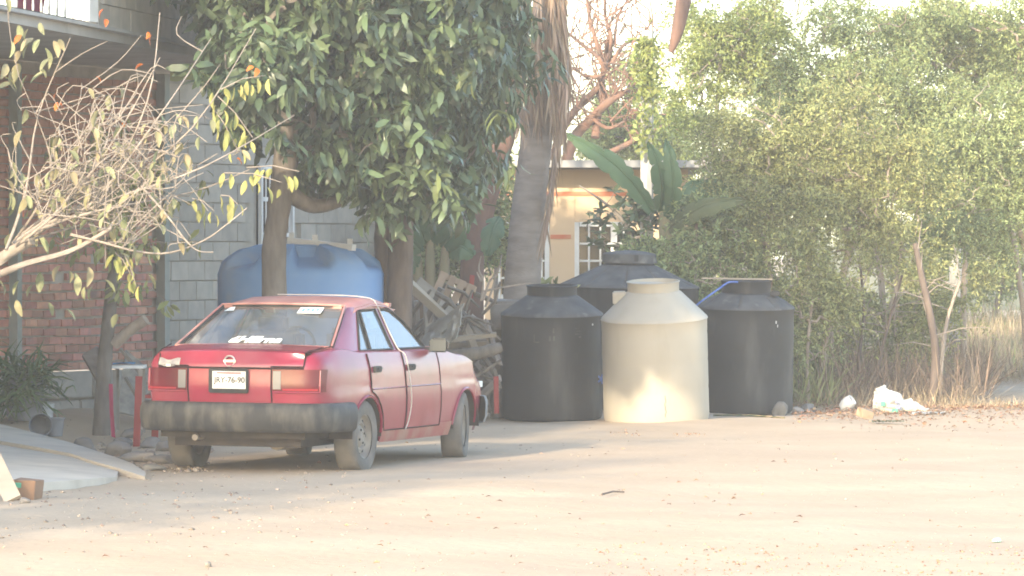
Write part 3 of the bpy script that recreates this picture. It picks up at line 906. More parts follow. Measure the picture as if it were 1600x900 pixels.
for s in (-1, 1):
    pl = MB()
    Z_ = np.linspace(.90, 1.275, 9)
    # C pillar: between side glass rear edge and rear screen edge
    scr = lambda z: (-.44 + .70 * (z - .945) / .33)          # rear screen y at height z
    scw = lambda z: .665 - (z - .945) * .44
    a = [(s * gx(z), cab_y(z, 'r') + .03, z) for z in Z_]
    m_ = [(s * (gx(z) + .003), (cab_y(z, 'r') + scr(z)) / 2 - .02, z) for z in Z_]
    b = [(s * scw(z), scr(z) + .005, z) for z in Z_]
    pl.grid([a, m_, b]); pl.build('rear_pillar', 'car_red', car, smooth=45); pl = MB()
    # A pillar
    wy = lambda z: 1.80 - .55 * (z - .93) / .35
    a = [(s * gx(z), cab_y(z, 'f') - .01, z) for z in Z_]
    b = [(s * (gx(z) - .05), wy(z), z) for z in Z_]
    pl.grid([a, b]); pl.build('windscreen_pillar', 'car_red', car, smooth=45); pl = MB()
    # B pillar, roof rail, belt rail
    a = [(s * (gx(z) + .004), .835, z) for z in Z_]; b = [(s * (gx(z) + .004), .915, z) for z in Z_]
    pl.grid([a, b]); pl.build('door_pillar', 'car_red', car, smooth=45); pl = MB()
    yy = np.linspace(.30, 1.34, 14)
    top = [(s * .548, y, roof_z(y) - .035) for y in yy]; low = [(s * (gx(1.25)), max(cab_y(1.25, 'r'), min(cab_y(1.25, 'f'), y)), 1.248 if roof_z(y) > 1.30 else 1.225 + .0 * y) for y in yy]
    pl.grid([top, low]); pl.build('roof_rail', 'car_red', car, smooth=45); pl = MB()
    yy = np.linspace(-.08, 1.74, 14)
    pl.grid([[(s * gx(.94), y, .94) for y in yy], [(s * gx(.89), y, .885) for y in yy]]); pl.build('belt_rail', 'car_red', car, smooth=45)
# screen surrounds and cowl
for nm, c_, sz in (('rear_screen_sill', (0, -.425, .945), (1.36, .07, .035)), ('cowl', (0, 1.84, .915), (1.30, .12, .05)), ('rear_header', (0, .232, 1.278), (1.0, .05, .03)), ('front_header', (0, 1.315, 1.285), (1.02, .06, .03))):
    MB().box(c_, sz).build(nm, 'car_faded', car)

def glass_grid(c00, c10, c01, c11, nu=6, nv=6, bulge=(0, 0, 0)):
    rows = []
    for j in range(nv + 1):
        v = j / nv; row = []
        for i in range(nu + 1):
            u = i / nu
            p = (Vector(c00) * (1 - u) + Vector(c10) * u) * (1 - v) + (Vector(c01) * (1 - u) + Vector(c11) * u) * v
            row.append(p + Vector(bulge) * (4 * u * (1 - u)) )
        rows.append(row)
    return rows
rw = MB().grid(glass_grid((-.64, -.425, .955), (.64, -.425, .955), (-.51, .235, 1.272), (.51, .235, 1.272), bulge=(0, -.05, .012))).build('rear_window', 'car_glass', car, smooth=60)
# black screen seal, follows the edge of the glass
def rwp(u, v, off=.0):
    p = glass_grid((-.64, -.425, .955), (.64, -.425, .955), (-.51, .235, 1.272), (.51, .235, 1.272), bulge=(0, -.05, .012))
    a = (Vector((-.64, -.425, .955)) * (1 - u) + Vector((.64, -.425, .955)) * u) * (1 - v) + (Vector((-.51, .235, 1.272)) * (1 - u) + Vector((.51, .235, 1.272)) * u) * v
    return a + Vector((0, -.05, .012)) * (4 * u * (1 - u)) + Vector((0, -.43, .9)) * off
seal = []
for u in np.linspace(.0, 1, 14): seal.append(rwp(u, 0.0, .006))
for v in np.linspace(.05, 1, 10): seal.append(rwp(1.0, v, .006))
for u in np.linspace(.95, 0, 14): seal.append(rwp(u, 1.0, .006))
for v in np.linspace(.95, .05, 10): seal.append(rwp(0.0, v, .006))
seal.append(seal[0])
MB().tube(seal, .013, 6, caps=False).build('seal', 'rubber', rw, smooth=60)
tm = [p + Vector((0, -.012, .012)) + Vector((p.x * .022, 0, 0)) for p in seal]
MB().tube(tm, .009, 6, caps=False).build('trim', 'car_faded', rw, smooth=60)
ws = MB().grid(glass_grid((-.62, 1.82, .93), (.62, 1.82, .93), (-.50, 1.31, 1.285), (.50, 1.31, 1.285), bulge=(0, .06, 0))).build('windscreen', 'car_glass', car, smooth=60)
def side_glass(name, s, pts):
    vs = [(s * (gx(z) - .004), y, z) for y, z in pts]
    o = MB().add(vs, [tuple(range(len(vs)))]).build(name, 'car_glass', car)
    loop = [Vector((s * (gx(z) + .004), y, z)) for y, z in pts]; loop.append(loop[0])
    MB().tube(loop, .010, 5, caps=False).build('seal', 'rubber', o)
    return o
ZT = 1.252
for s in (1, -1):
    g1 = [(.05, ZB + .012), (.835, ZB + .012), (.835, ZT), (.415, ZT - .005), (.38, ZT - .03)]
    o = side_glass('rear_door_window', s, g1)
    MB().bar((s * (gx(.935) + .006), .30, .935), (s * (gx(1.25) + .006), .455, 1.25), .016, .02).build('division_bar', 'rubber', o)
    g2 = [(.915, ZB + .012), (1.60, ZB + .012), (1.49, 1.05), (1.37, 1.15), (1.20, 1.235), (1.10, ZT), (.915, ZT)]
    side_glass('front_door_window', s, g2)
# doors: panels standing a little proud of the body with a dark gap all round
def flank_patch(y0, y1, zlo, zhi, off, s, ny=16, nz=10):
    rows = []
    for z in np.linspace(0, 1, nz):
        row = []
        for y in np.linspace(y0, y1, ny):
            a, b = zlo(y), zhi(y); zz = a + (b - a) * z; p = side_pt(y, zz, off); row.append((s * p.x, p.y, zz))
        rows.append(row)
    return rows
def arch_z(y, cy, base): 
    d = abs(y - cy); r = .372
    return max(base, .255 + math.sqrt(max(r * r - d * d, 0))) if d < r else base
for s in (1, -1):
    for nm, y0, y1 in (('rear_door', .085, .872), ('front_door', .884, 1.735)):
        zl = (lambda y: arch_z(y, 0, .30)) if nm == 'rear_door' else (lambda y: .30)
        d = MB().grid(flank_patch(y0, y1, zl, lambda y: .912, .006, s)).build(nm, 'car_red', car, smooth=45)
        sd = MB()
        for ys0, path in ((0, [(y0, z) for z in np.linspace(zl(y0), .915, 10)]), (1, [(y1, z) for z in np.linspace(zl(y1), .915, 10)]), (2, [(y, zl(y)) for y in np.linspace(y0, y1, 14)])):
            pts = [side_pt(y, z, .006) for y, z in path]
            sd.tube([(s * p.x, p.y, p.z) for p in pts], .006, 4, caps=False)
        sd.build('gap', 'seam', d)
        hy = y0 + (.13 if nm == 'rear_door' else .13)
        hp = side_pt(hy, .79, .016)
        h = MB().box((s * hp.x, hy, .79), (.026, .15, .05)); h.box((s * (hp.x + .012), hy + .02, .795), (.02, .10, .022))
        bevel(h.build('handle', 'rubber', d), .006)
        for zc in (.635,):
            p0 = [side_pt(y, zc, .010) for y in np.linspace(y0 + .02, y1 - .02, 10)]
            MB().tube([(s * p.x, p.y, p.z) for p in p0], .006, 4).build('crease', 'car_red', d)
# wheel arch lips
for s in (1, -1):
    for cy in (0, WB):
        pts = [side_pt(cy + .338 * math.cos(a), .255 + .327 * math.sin(a), .004) for a in np.linspace(.1, math.pi - (.5 if cy == 0 else .1), 17)]
        MB().tube([(s * p.x, p.y, p.z) for p in pts], .012, 5).build('arch_lip', 'car_red', car, smooth=60)
# boot lid on the tail and deck, with its shut line
LX = .60
rows = []
for z in np.linspace(.565, .885, 9): rows.append([rear_pt(x, z, .006) for x in np.linspace(-.345, .345, 15)])
lid = MB().grid(rows)
rows = []
for z in np.linspace(.832, .893, 5): rows.append([rear_pt(x, z, .008) for x in np.linspace(-LX, LX, 21)])
for y in np.linspace(-.885, -.455, 8):
    row = []
    for x in np.linspace(-LX, LX, 21):
        row.append(Vector((x, y, deck_z(y, x, .74) + .006)))
    rows.append(row)
lid.grid(rows)
lo = lid.build('boot_lid', 'car_red', car, smooth=42)
gp_ = MB()
for s in (1, -1):
    path = [rear_pt(s * .345, z, .008) for z in np.linspace(.55, .83, 6)] + [rear_pt(s * x, .83, .008) for x in np.linspace(.36, LX, 6)]
    gp_.tube(path, .006, 4, caps=False)
    path = [rear_pt(s * LX, z, .01) for z in (.83, .86, .89)] + [Vector((s * (LX + .012 * k), y, deck_z(y, LX, .74) + .008)) for k, y in enumerate(np.linspace(-.88, -.455, 8))]
    gp_.tube(path, .006, 4, caps=False)
gp_.tube([rear_pt(x, .815, .010) for x in np.linspace(-.60, .60, 21)], .008, 4)
gp_.build('shut_line', 'seam', lo)
# tail lamps
for s in (1, -1):
    name = 'tail_lamp'
    rows = [[rear_pt(s * x, z, .012) for x in np.linspace(.355, .728, 16)] for z in np.linspace(.635, .808, 6)]
    l = MB().grid(rows).build(name, 'lamp_red', car, smooth=60)
    rows = [[rear_pt(s * x, z, .016) for x in np.linspace(.362, .425, 4)] for z in np.linspace(.655, .795, 4)]
    MB().grid(rows).build('reversing_lens', 'lamp_clear', l)
    loop = [rear_pt(s * x, .632, .014) for x in np.linspace(.355, .70, 12)] + [rear_pt(s * .70, z, .014) for z in np.linspace(.64, .80, 5)]
    MB().tube(loop, .007, 5, caps=False).build('lens_trim', 'car_red', l)
    rows = [[rear_pt(s * x, z, .018) for x in np.linspace(.44, .69, 8)] for z in np.linspace(.645, .66, 2)]
    MB().grid(rows).build('reflector', 'lamp_bright', l)
rows = [[rear_pt(x, z + .01 * math.sin(x * 40), .013) for x in np.linspace(-.60, -.415, 8)] for z in np.linspace(.82, .878, 4)]
o = MB().grid(rows).build('primer_patch', 'primer', bo); o['label'] = 'bare grey primer patch on the tail corner'
o = MB().grid([[rear_pt(x, z, .016) for x in np.linspace(-.53, -.49, 3)] for z in np.linspace(.818, .838, 2)]).build('lamp_bulb', 'sticker', bo)
# plate, emblem
plp = MB()
pc = rear_pt(0, .715, .022)
plp.box((0, pc.y - .0, .715), (.33, .02, .19)); po_ = plp.build('plate_holder', 'rubber', car)
bevel(po_, .008)
npl = MB().box((.01, pc.y - .014, .722), (.275, .006, .135)).build('number_plate', 'plate_white', po_)
tx = text_mesh('JRY-76-90', .062, 'plate_text', 'ink_dark', bold=.0006)
link('plate_text', tx, npl, (.015, pc.y - .0185, .720), (R(90), 0, 0))
MB().box((.01, pc.y - .0185, .776), (.20, .002, .012)).build('plate_band', 'ink_rose', npl)
ec = rear_pt(0, .868, .016)
em = MB()
em.tube([(.042 * math.cos(a), ec.y, .868 + .040 * math.sin(a)) for a in np.linspace(0, 2 * math.pi, 21)], .007, 6, caps=False)
em.box((0, ec.y - .002, .868), (.10, .008, .018))
em.build('emblem', 'chrome', lo, smooth=50)
# writing and stickers on the rear screen
def on_screen(me_or_mb, name, u, v, matname, parent=rw):
    p = rwp(u, v, .012); slope = math.atan2(1.272 - .955, .66)
    return link(name, me_or_mb, parent, p, (slope, 0, 0))
on_screen(text_mesh('áHErna', .145, 'screen_text', 'sticker', shear=.25, bold=.006), 'screen_lettering', .50, .14, 'sticker')
stk = MB().box((0, 0, 0), (.20, .10, .003)).mesh('sticker', 'sticker')
on_screen(stk, 'sticker', .76, .87, 'sticker')
mk = MB()
for k in range(4): mk.box((-.06 + .04 * k, .0 + .008 * (k % 2), .003), (.022, .04, .002))
on_screen(mk.mesh('sticker_print', 'cloth_blue'), 'sticker_print', .76, .87, 'cloth_blue')
on_screen(MB().add([(-.03, -.04, 0), (.05, -.03, 0), (.04, .04, 0), (-.0, .03, 0)], [(0, 1, 2, 3)]).mesh('corner_sticker', 'sticker'), 'corner_sticker', .085, .90, 'sticker')
# bumpers wrap the corners
def bumper_rows(i0, i1, prof, s):
    rows = []
    for off, z in prof:
        rows.append([Vector((s * (OUT[i].x + NRM[i].x * off), OUT[i].y + NRM[i].y * off, z)) for i in range(i0, i1)])
    return rows
i_end = max(i for i, p in enumerate(OUT) if p.y < -.34)
prof = [(-.03, .318), (.035, .320), (.062, .345), (.075, .43), (.072, .50), (.058, .528), (.04, .545), (-.03, .548)]
mb = MB()
for s in (1, -1): mb.grid(bumper_rows(0, i_end, prof, s))
rb = mb.build('rear_bumper', 'bumper', car, smooth=50)
i_st = min(i for i, p in enumerate(OUT) if p.y > 2.85)
prof = [(-.03, .27), (.03, .28), (.05, .33), (.055, .45), (.04, .50), (-.03, .51)]
mb = MB()
for s in (1, -1): mb.grid(bumper_rows(i_st, len(OUT), prof, s))
mb.build('front_bumper', 'plastic_grey', car, smooth=50)
for s in (1, -1):
    p = ring_pt(min(i for i, q in enumerate(OUT) if q.y > 3.10), .60)
    h = MB().box((s * .50, 3.14, .60), (.26, .10, .12)); bevel(h.build('headlight', 'lamp_clear', car), .02)
    p = side_pt(3.0, .60, .0)
    MB().box((s * (p.x - .012), 3.02, .60), (.03, .08, .05)).build('side_marker', 'sticker', car)
# door mirror
for s in (1, -1):
    mc = Vector((s * .84, 1.60, .955))
    m_ = MB().box(mc, (.17, .07, .115)); mo = bevel(m_.build('door_mirror', 'rubber', car), .028, 3)
    MB().box((s * .74, 1.61, .92), (.06, .05, .04)).build('arm', 'rubber', mo)
    MB().box(mc + Vector((0, -.036, 0)), (.14, .004, .09)).build('mirror_glass', 'mirror_grey', mo)
# inside: seats, wheel, shelf
ins = MB().box((0, -.24, .90), (1.2, .36, .03)).build('parcel_shelf', 'seat', car)
for sx in (-.35, .35):
    st = bevel(MB().box((sx, .95, .78), (.50, .16, .62), jit=.02).build('front_seat', 'seat', car), .05, 3)
    bevel(MB().box((sx, .92, 1.13), (.26, .09, .17)).build('headrest', 'seat', st), .035, 3)
bevel(MB().box((0, .12, .74), (1.25, .18, .44), jit=.02).build('rear_seat', 'seat', car), .05, 3)
sw = [( -.36 + .18 * math.cos(a), 1.42 + .06 * math.sin(a), .92 + .17 * math.sin(a)) for a in np.linspace(0, 6.283, 21)]
MB().tube(sw, .014, 6, caps=False).build('steering_wheel', 'rubber', car, smooth=60)
MB().box((0, 1.68, .84), (1.3, .25, .16)).build('dashboard', 'seat', car)
MB().box((.04, 1.22, 1.20), (.22, .02, .06)).build('inner_mirror', 'rubber', car)
# wheels
def wheel(cx, cy, s, steer, flat):
    w = bpy.data.objects.new('wheel', None); C.objects.link(w); w.parent = car
    w.location = (cx, cy, WR - flat); w.rotation_euler = (0, 0, steer)
    prof = [(.175, -.078), (.20, -.088), (.245, -.092), (.272, -.084), (.285, -.066), (.2875, -.03), (.2875, .03), (.285, .066), (.272, .084), (.245, .092), (.20, .088), (.175, .078)]
    M = Matrix.Rotation(R(90), 4, 'Y')
    mb = MB(); mb.lathe(prof, 44, 0, M)
    vs = []
    for x, y, z in mb.v:
        if z < -(WR - flat):
            x = x * 1.12; z = -(WR - flat) + .001
        elif z < -.16: x = x * (1 + .10 * (-.16 - z) / .12)
        vs.append((x, y, z))
    mb.v = vs
    t = mb.build('tyre', 'tyre', w, smooth=40)
    rp = [(.178, .070), (.168, .066), (.155, .030), (.148, .026), (.118, .040), (.105, .044), (.088, .030), (.070, .048), (.040, .056), (.034, .050), (0.001, .050)]
    mb = MB(); mb.lathe([(r, z * s) for r, z in rp], 36, 0, M); mb.lathe([(.178, -.07 * s), (.165, -.05 * s), (.16, .03 * s)], 36, 0, M)
    rim = mb.build('rim', 'rim', w, smooth=45)
    hm = MB()
    for k in range(12):
        a = k * math.tau / 12; hm.tube([(s * .030, .132 * math.cos(a), .132 * math.sin(a)), (s * .0345, .132 * math.cos(a), .132 * math.sin(a))], .014, 8)
    for k in range(4):
        a = k * math.tau / 4 + .4; hm.tube([(s * .045, .055 * math.cos(a), .055 * math.sin(a)), (s * .058, .055 * math.cos(a), .055 * math.sin(a))], .010, 6)
    hm.build('vent_hole', 'dark', rim)
    return w
wheel(TR, 0, 1, 0, .022); wheel(-TR, 0, -1, 0, .018)
wheel(TR - .005, WB, 1, R(12), .02); wheel(-TR + .005, WB, -1, R(12), .02)

# white cord tied round the car between the doors
pts = [(-.30, .875, 1.365), (0, .875, 1.366), (.30, .875, 1.362), (.50, .875, 1.340), (gx(1.28) + .02, .88, 1.285), (gx(1.10) + .022, .885, 1.10), (gx(.95) + .03, .89, .945)]
for z in (.90, .82, .72, .6, .48, .36, .29): pts.append(tuple(side_pt(.90 + .05 * math.sin((.95 - z) * 3.4) - (.10 * max(0, (.45 - z) / .2) ** 1.4), z, .022)))
CM = car.matrix_basis
CM = Matrix.Translation(car.location) @ car.rotation_euler.to_matrix().to_4x4()
o = MB().tube([CM @ p for p in smooth_path(pts, 5)], .0048, 6).build('white_rope', 'rope_white', smooth=60)
tag(o, 'thin white cord strung over the car roof and down between its doors', 'cord')
# ------------------------------------------------------------------ water tanks
def tank(name, label, px_l, px_r, py_base, h_body, h_cone, h_top, neck_r, body, top, tilt=(0, 0), ribs=0, group='water tanks by the lane', sag=0.0, neck_flare=0.0):
    df = depth_of(py_base)
    r = (px_r - px_l) / 2 * df / FPX * 1.01
    d = df + r
    x = ((px_l + px_r) / 2 - 800) * d / FPX
    t = thing(name, label, 'water tank', (x, d, 0.0), (tilt[0], tilt[1], random.uniform(0, .5)), group)
    z0 = 0.0
    prof = [(0.02, z0 + .004), (r * .93, z0), (r * .985, z0 + .02), (r * .998, z0 + .06)]
    for k in range(1, 7): zk = z0 + .06 + (h_body - .06) * k / 7; prof += [(r * .996, zk - .03), (r * (.9915 if k in (2, 4, 6) else .995), zk), (r * .996, zk + .03)]
    prof += [(r * 1.0, h_body - .012), (r * 1.012, h_body)]
    MB().lathe(prof, 56).build('shell', body, t, smooth=35)
    cone = [(r * 1.012, h_body + .0005), (r * 1.0, h_body + .018)]
    nk = 8
    for k in range(1, nk + 1): cone.append((r + (neck_r + .02 - r) * k / nk, h_body + .018 + (h_cone - h_body - .018) * k / nk + sag * math.sin(math.pi * k / nk)))
    def mod(rr, z, a):
        if not ribs: return rr, z
        u = max(0, min(1, (z - h_body - .02) / (h_cone - h_body - .03)))
        if u <= 0 or u >= 1: return rr, z
        g = abs(((a * ribs / math.tau) % 1) - .5) * 2
        return rr, z - .03 * max(0, (g - .86) / .14) * min(1, u * 6) * min(1, (1 - u) * 6)
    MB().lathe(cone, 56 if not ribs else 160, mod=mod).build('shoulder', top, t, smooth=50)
    neck = [(neck_r + .02, h_cone), (neck_r + neck_flare * .3, h_cone + .012), (neck_r + neck_flare, h_top - .02), (neck_r + .012 + neck_flare, h_top), (neck_r - .005 + neck_flare, h_top + .004), (neck_r - .015, h_top - .03), (neck_r - .02, h_cone - .1)]
    MB().lathe(neck, 44).build('neck', body, t, smooth=35)
    return t, r

G = 'water tanks by the lane'
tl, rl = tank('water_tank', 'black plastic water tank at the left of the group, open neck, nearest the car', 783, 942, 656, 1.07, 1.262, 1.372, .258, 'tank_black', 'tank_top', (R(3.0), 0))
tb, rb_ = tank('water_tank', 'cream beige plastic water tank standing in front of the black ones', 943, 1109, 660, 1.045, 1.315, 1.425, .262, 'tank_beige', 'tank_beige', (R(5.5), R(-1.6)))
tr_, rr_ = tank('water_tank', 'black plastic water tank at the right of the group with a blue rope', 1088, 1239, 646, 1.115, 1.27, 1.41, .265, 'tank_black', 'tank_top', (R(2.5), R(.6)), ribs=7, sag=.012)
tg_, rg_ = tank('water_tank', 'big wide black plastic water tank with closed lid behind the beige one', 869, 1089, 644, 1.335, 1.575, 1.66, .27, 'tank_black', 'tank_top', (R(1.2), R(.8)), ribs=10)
# lid of the big tank
lidp = [(.30, 1.60), (.292, 1.655), (.288, 1.69), (.27, 1.705), (.18, 1.722), (.06, 1.735), (.001, 1.737)]
MB().lathe(lidp, 44).build('lid', 'tank_top', tg_, smooth=40)
bevel(MB().box((0, -.29, 1.655), (.05, .03, .07)).build('lid_tab', 'tank_black', tg_), .006)
# half lid left inside the beige neck, and the filler boss beside it
MB().lathe([(.001, 1.418), (.20, 1.413), (.235, 1.405)], 32, mod=lambda r, z, a: (r, z - .05 * max(0, math.sin(a + .5)))).build('lid', 'tank_beige', tb, smooth=40)
bs = bevel(MB().box((-.345, 0, 1.265), (.14, .13, .13)).build('filler_boss', 'tank_beige', tb), .012)
tb.rotation_euler.z = 0.0
bevel(MB().box((.30, -.20, 1.285), (.10, .10, .05)).build('filler_boss', 'tank_black', tr_), .01)
tr_.rotation_euler.z = 0
# scuffs of old lettering on the left tank
tl.rotation_euler.z = 0
def on_tank(t, r, ang, z, w, h, name, m):
    rows = []
    for zz in (z - h / 2, z + h / 2):
        rows.append([((r + .003) * math.sin(ang + (k / 4 - .5) * w / r), -(r + .003) * math.cos(ang + (k / 4 - .5) * w / r), zz) for k in range(5)])
    MB().grid(rows).build(name, m, t)
for ang, z, w, h in ((-.05, .86, .02, .05), (.03, .86, .018, .05), (.50, .96, .05, .012), (.53, .93, .045, .012), (.50, .90, .05, .012), (.56, .87, .03, .012), (-.36, .86, .012, .08), (-.31, .82, .05, .010), (.02, .94, .015, .05)):
    on_tank(tl, rl, ang, z, w, h, 'lettering_scuff', 'bumper')
on_tank(tl, rl, .9, .99, .02, .02, 'scuff', 'scuff'); on_tank(tr_, rr_, .62, .99, .018, .03, 'scuff', 'scuff'); on_tank(tr_, rr_, .66, .95, .012, .03, 'scuff', 'scuff')
for k in range(6): on_tank(tb, rb_, .14 + .012 * math.sin(k * 2), .30 - k * .036, .006, .038, 'crack_stain', 'bark')
# stick lying across the right tank, rope down its side, rope with a tap on the left one
def tank_w(t, p): return (Matrix.Translation(t.location) @ t.rotation_euler.to_matrix().to_4x4()) @ Vector(p)
o = MB().bar(tank_w(tr_, (-.48, -.02, 1.432)), tank_w(tr_, (.285, -.04, 1.43)), .03, .018).build('thin_stick', 'wood_pale')
tag(o, 'thin tan stick lying across the open neck of the right black tank', 'stick')
rp = [tank_w(tr_, p) for p in ((-.10, -.26, 1.405), (-.20, -.24, 1.40), (-.30, -.26, 1.335), (-.42, -.28, 1.25), (-.54, -.22, 1.15), (-.60, -.10, 1.05))]
o = MB().tube(smooth_path(rp, 5), .012, 6).build('blue_rope', 'rope_blue', smooth=60)
tag(o, 'blue rope tied at the neck of the right black tank', 'rope')
rp = [tank_w(tl, ((rl + .015) * math.sin(1.35), -(rl + .015) * math.cos(1.35), z)) for z in (.95, .8, .6, .45)] + [tank_w(tl, ((rl + .02) * math.sin(1.2), -(rl + .03) * math.cos(1.2), .42))]
o = thing('blue_string', 'thin blue cord with a knot hanging between the left black and the beige tank', 'cord')
MB().tube(smooth_path(rp, 4), .006, 5).build('cord', 'rope_blue', o)
kn = MB()
for k in range(5):
    a = k * 1.256; kn.bar(rp[-1], rp[-1] + Vector((.05 * math.cos(a), -.015, .05 * math.sin(a))), .02, .02)
kn.build('knot', 'rope_blue', o)

# blue tank behind the car
bd = 46.2; bx = (470 - 800) * bd / FPX; br = 130 * bd / FPX
bt = thing('blue_water_tank', 'light blue lobed plastic water tank standing behind the car', 'water tank', (bx, bd, 0), (0, 0, .2))
def lobes(r, z, a):
    if z < 1.54: return r, z
    g = .5 + .5 * math.cos(a * 6)
    u = min(1, (z - 1.54) / .05)
    k = max(0, min(1, (g - .35) / .3)); k = k * k * (3 - 2 * k)
    return r, z + u * (.15 * k if r > br * .5 else .15 * k * max(0, (r - br * .32) / (br * .18)))
prof = [(.02, .004), (br * .95, 0), (br, .04), (br * .99, .5), (br, 1.0), (br, 1.12), (br * .985, 1.14), (br, 1.16), (br, 1.50), (br * .985, 1.535), (br * .95, 1.56), (br * .86, 1.575), (br * .74, 1.59), (br * .62, 1.61), (br * .5, 1.64), (br * .42, 1.67)]
MB().lathe(prof, 144, mod=lobes).build('shell', 'tank_blue', bt, smooth=50)
MB().lathe([(br * .45, 1.65), (br * .40, 1.70), (br * .39, 1.765), (br * .41, 1.775), (br * .36, 1.785), (.001, 1.79)], 40).build('neck', 'tank_blue', bt, smooth=40)
wb = thing('white_beam', 'white painted metal profile lying on top of the blue tank', 'beam')
a = at(452, 376, bd - .1); b_ = at(553, 387, bd - .35)
MB().bar(a, b_, .10, .06).build('profile', 'white_paint', wb)
for u in (.0, .36, .90):
    p = a + (b_ - a) * (.04 + u); MB().box(p + Vector((0, 0, .055)), (.05, .06, .055)).build('bracket', 'white_paint', wb)
# ------------------------------------------------------------------ trees
def rosettes(centers, n_per, L, droop, spread=0.05, jit=.5):
    """bunches of long drooping leaves round twig ends"""
    k = len(centers)
    P = np.repeat(centers, n_per, axis=0) + RNG.normal(size=(k * n_per, 3)) * spread
    a = RNG.uniform(0, 2 * math.pi, k * n_per)
    el = RNG.normal(droop, .45, k * n_per)
    D = np.stack([np.cos(a) * np.cos(el), np.sin(a) * np.cos(el), np.sin(el)], 1)
    Ls = RNG.uniform(1 - jit * .6, 1 + jit * .4, k * n_per) * L
    return P, D, Ls

def leafy(name, parent, P, D, L, ratio, matname, simple=False, up=None, **kw):
    V, F = (leaf_simple(P, D, L, L * ratio, up) if simple else leaf_oval(P, D, L, L * ratio, up, **kw))
    return stuff(link(name, fast_mesh(name, V, F, matname), parent))

def trunk_mesh(name, path, rads, m, parent, seg=12, knob=.06):
    pts = smooth_path(path, 5)
    n = len(pts); rr = []
    for i in range(n):
        u = i / (n - 1) * (len(rads) - 1); k = min(int(u), len(rads) - 2); f = u - k
        rr.append((rads[k] * (1 - f) + rads[k + 1] * f) * (1 + random.uniform(-knob, knob)))
    MB().tube(pts, rr, seg).build(name, m, parent, smooth=60)
    return pts

# two mango trees
md = 43.9
mt = thing('mango_tree', 'mango tree with a single grey trunk rising behind the car roof', 'tree')
path = [at(436, 470, md) * 1, at(428, 420, md), at(434, 340, md), at(447, 250, md), at(452, 180, md), at(470, 60, md), at(490, -120, md)]
path[0].z = -.05
tp = trunk_mesh('trunk', path, [.13, .11, .105, .115, .12, .11, .07], 'bark', mt)
cen = [at(480, 60, 44.2), at(570, 150, 43.6), at(445, 10, 44.6), at(640, 40, 44.4), at(500, -130, 44.5), at(600, 215, 44.0), at(418, 140, 44.6), at(520, 250, 44.4)]
rad = [(1.0, 1.2, .9), (.75, 1.0, .8), (.6, .9, .8), (.8, 1.2, .9), (1.6, 1.6, 1.0), (.55, .8, .45), (.36, .6, .6), (.5, .7, .35)]
cen += [Vector((-2.5, 42.0, 4.95)), Vector((-1.6, 43.0, 4.7)), Vector((-2.2, 43.0, 5.6)), Vector((-1.4, 43.8, 5.2)), Vector((-1.2, 43.2, 4.2)), Vector((-1.9, 43.4, 4.0)), Vector((-2.15, 42.4, 3.3)), at(630, 275, 43.9), at(690, 285, 44.3)]; rad += [(.9, .9, .65), (1.0, 1.0, .7), (1.3, 1.2, .7), (.9, 1.0, .7), (.7, .8, .6), (.75, .8, .6), (.45, .6, .6), (.45, .6, .28), (.35, .5, .25)]  # extra crown clumps, mostly above the view, put in to shade the tanks
tg = blob_points(800, cen, rad, .3)
br_, _ = grow(tp, tg, .006, .45, .07, name='branches', matname='bark', parent=mt, start=.5)
P, D, L = rosettes(np.concatenate([tg, tg + RNG.normal(size=tg.shape) * .16, tg + RNG.normal(size=tg.shape) * .16]), 14, .19, -.75)
leafy('crown', mt, P, D, L, .34, 'leaf_mango', curl=.35)
# limb to the right
trunk_mesh('limb', [at(450, 300, md), at(490, 322, md + .2), at(545, 305, md + .5), at(590, 250, md + .7)], [.08, .07, .06, .04], 'bark', mt, knob=.03)

md2 = 46.3
mt2 = thing('mango_tree', 'mango tree with twin dark trunks between the blue tank and the woodpile', 'tree')
path = [at(612, 480, md2), at(606, 400, md2), at(603, 320, md2), at(590, 200, md2), at(600, 60, md2), at(640, -100, md2)]
path[0].z = -.05
tp = trunk_mesh('trunk', path, [.15, .13, .115, .11, .10, .07], 'bark_brown', mt2)
path2 = [at(622, 480, md2 - .15), at(626, 400, md2 - .15), at(634, 320, md2 - .1), at(660, 210, md2), at(700, 80, md2 + .2), at(740, -60, md2 + .2)]
path2[0].z = -.05
tp2 = trunk_mesh('trunk', path2, [.13, .12, .11, .10, .08, .05], 'bark_brown', mt2)
cen = [at(690, 120, 46.0), at(735, 60, 46.4), at(640, 230, 45.6), at(720, 210, 46.2), at(768, 140, 46.3), at(700, -60, 46.5), at(770, 10, 46.8), at(660, 290, 45.8), at(600, -60, 47)]
rad = [(.7, .9, .7), (.6, 1.0, .7), (.55, .7, .45), (.5, .7, .55), (.28, .45, .5), (.8, 1.2, .9), (.35, .6, .6), (.42, .5, .28), (1.2, 1.4, 1.2)]
tg = blob_points(330, cen, rad, .3)
grow(tp2, tg, .006, .45, .06, name='branches', matname='bark_brown', parent=mt2, start=.5)
P, D, L = rosettes(np.concatenate([tg, tg + RNG.normal(size=tg.shape) * .15, tg + RNG.normal(size=tg.shape) * .15]), 13, .20, -.95)
leafy('crown', mt2, P, D, L, .20, 'leaf_mango', curl=.4)
# drooping new growth in the sun
cs = np.array([at(560 + 26 * k + random.uniform(-30, 30), 200 + random.uniform(-120, 110), 43.2) for k in range(10)])
P, D, L = rosettes(cs, 10, .19, -.8)
leafy('young_leaves', mt, P, D, L, .28, 'leaf_mango_young', curl=.4)

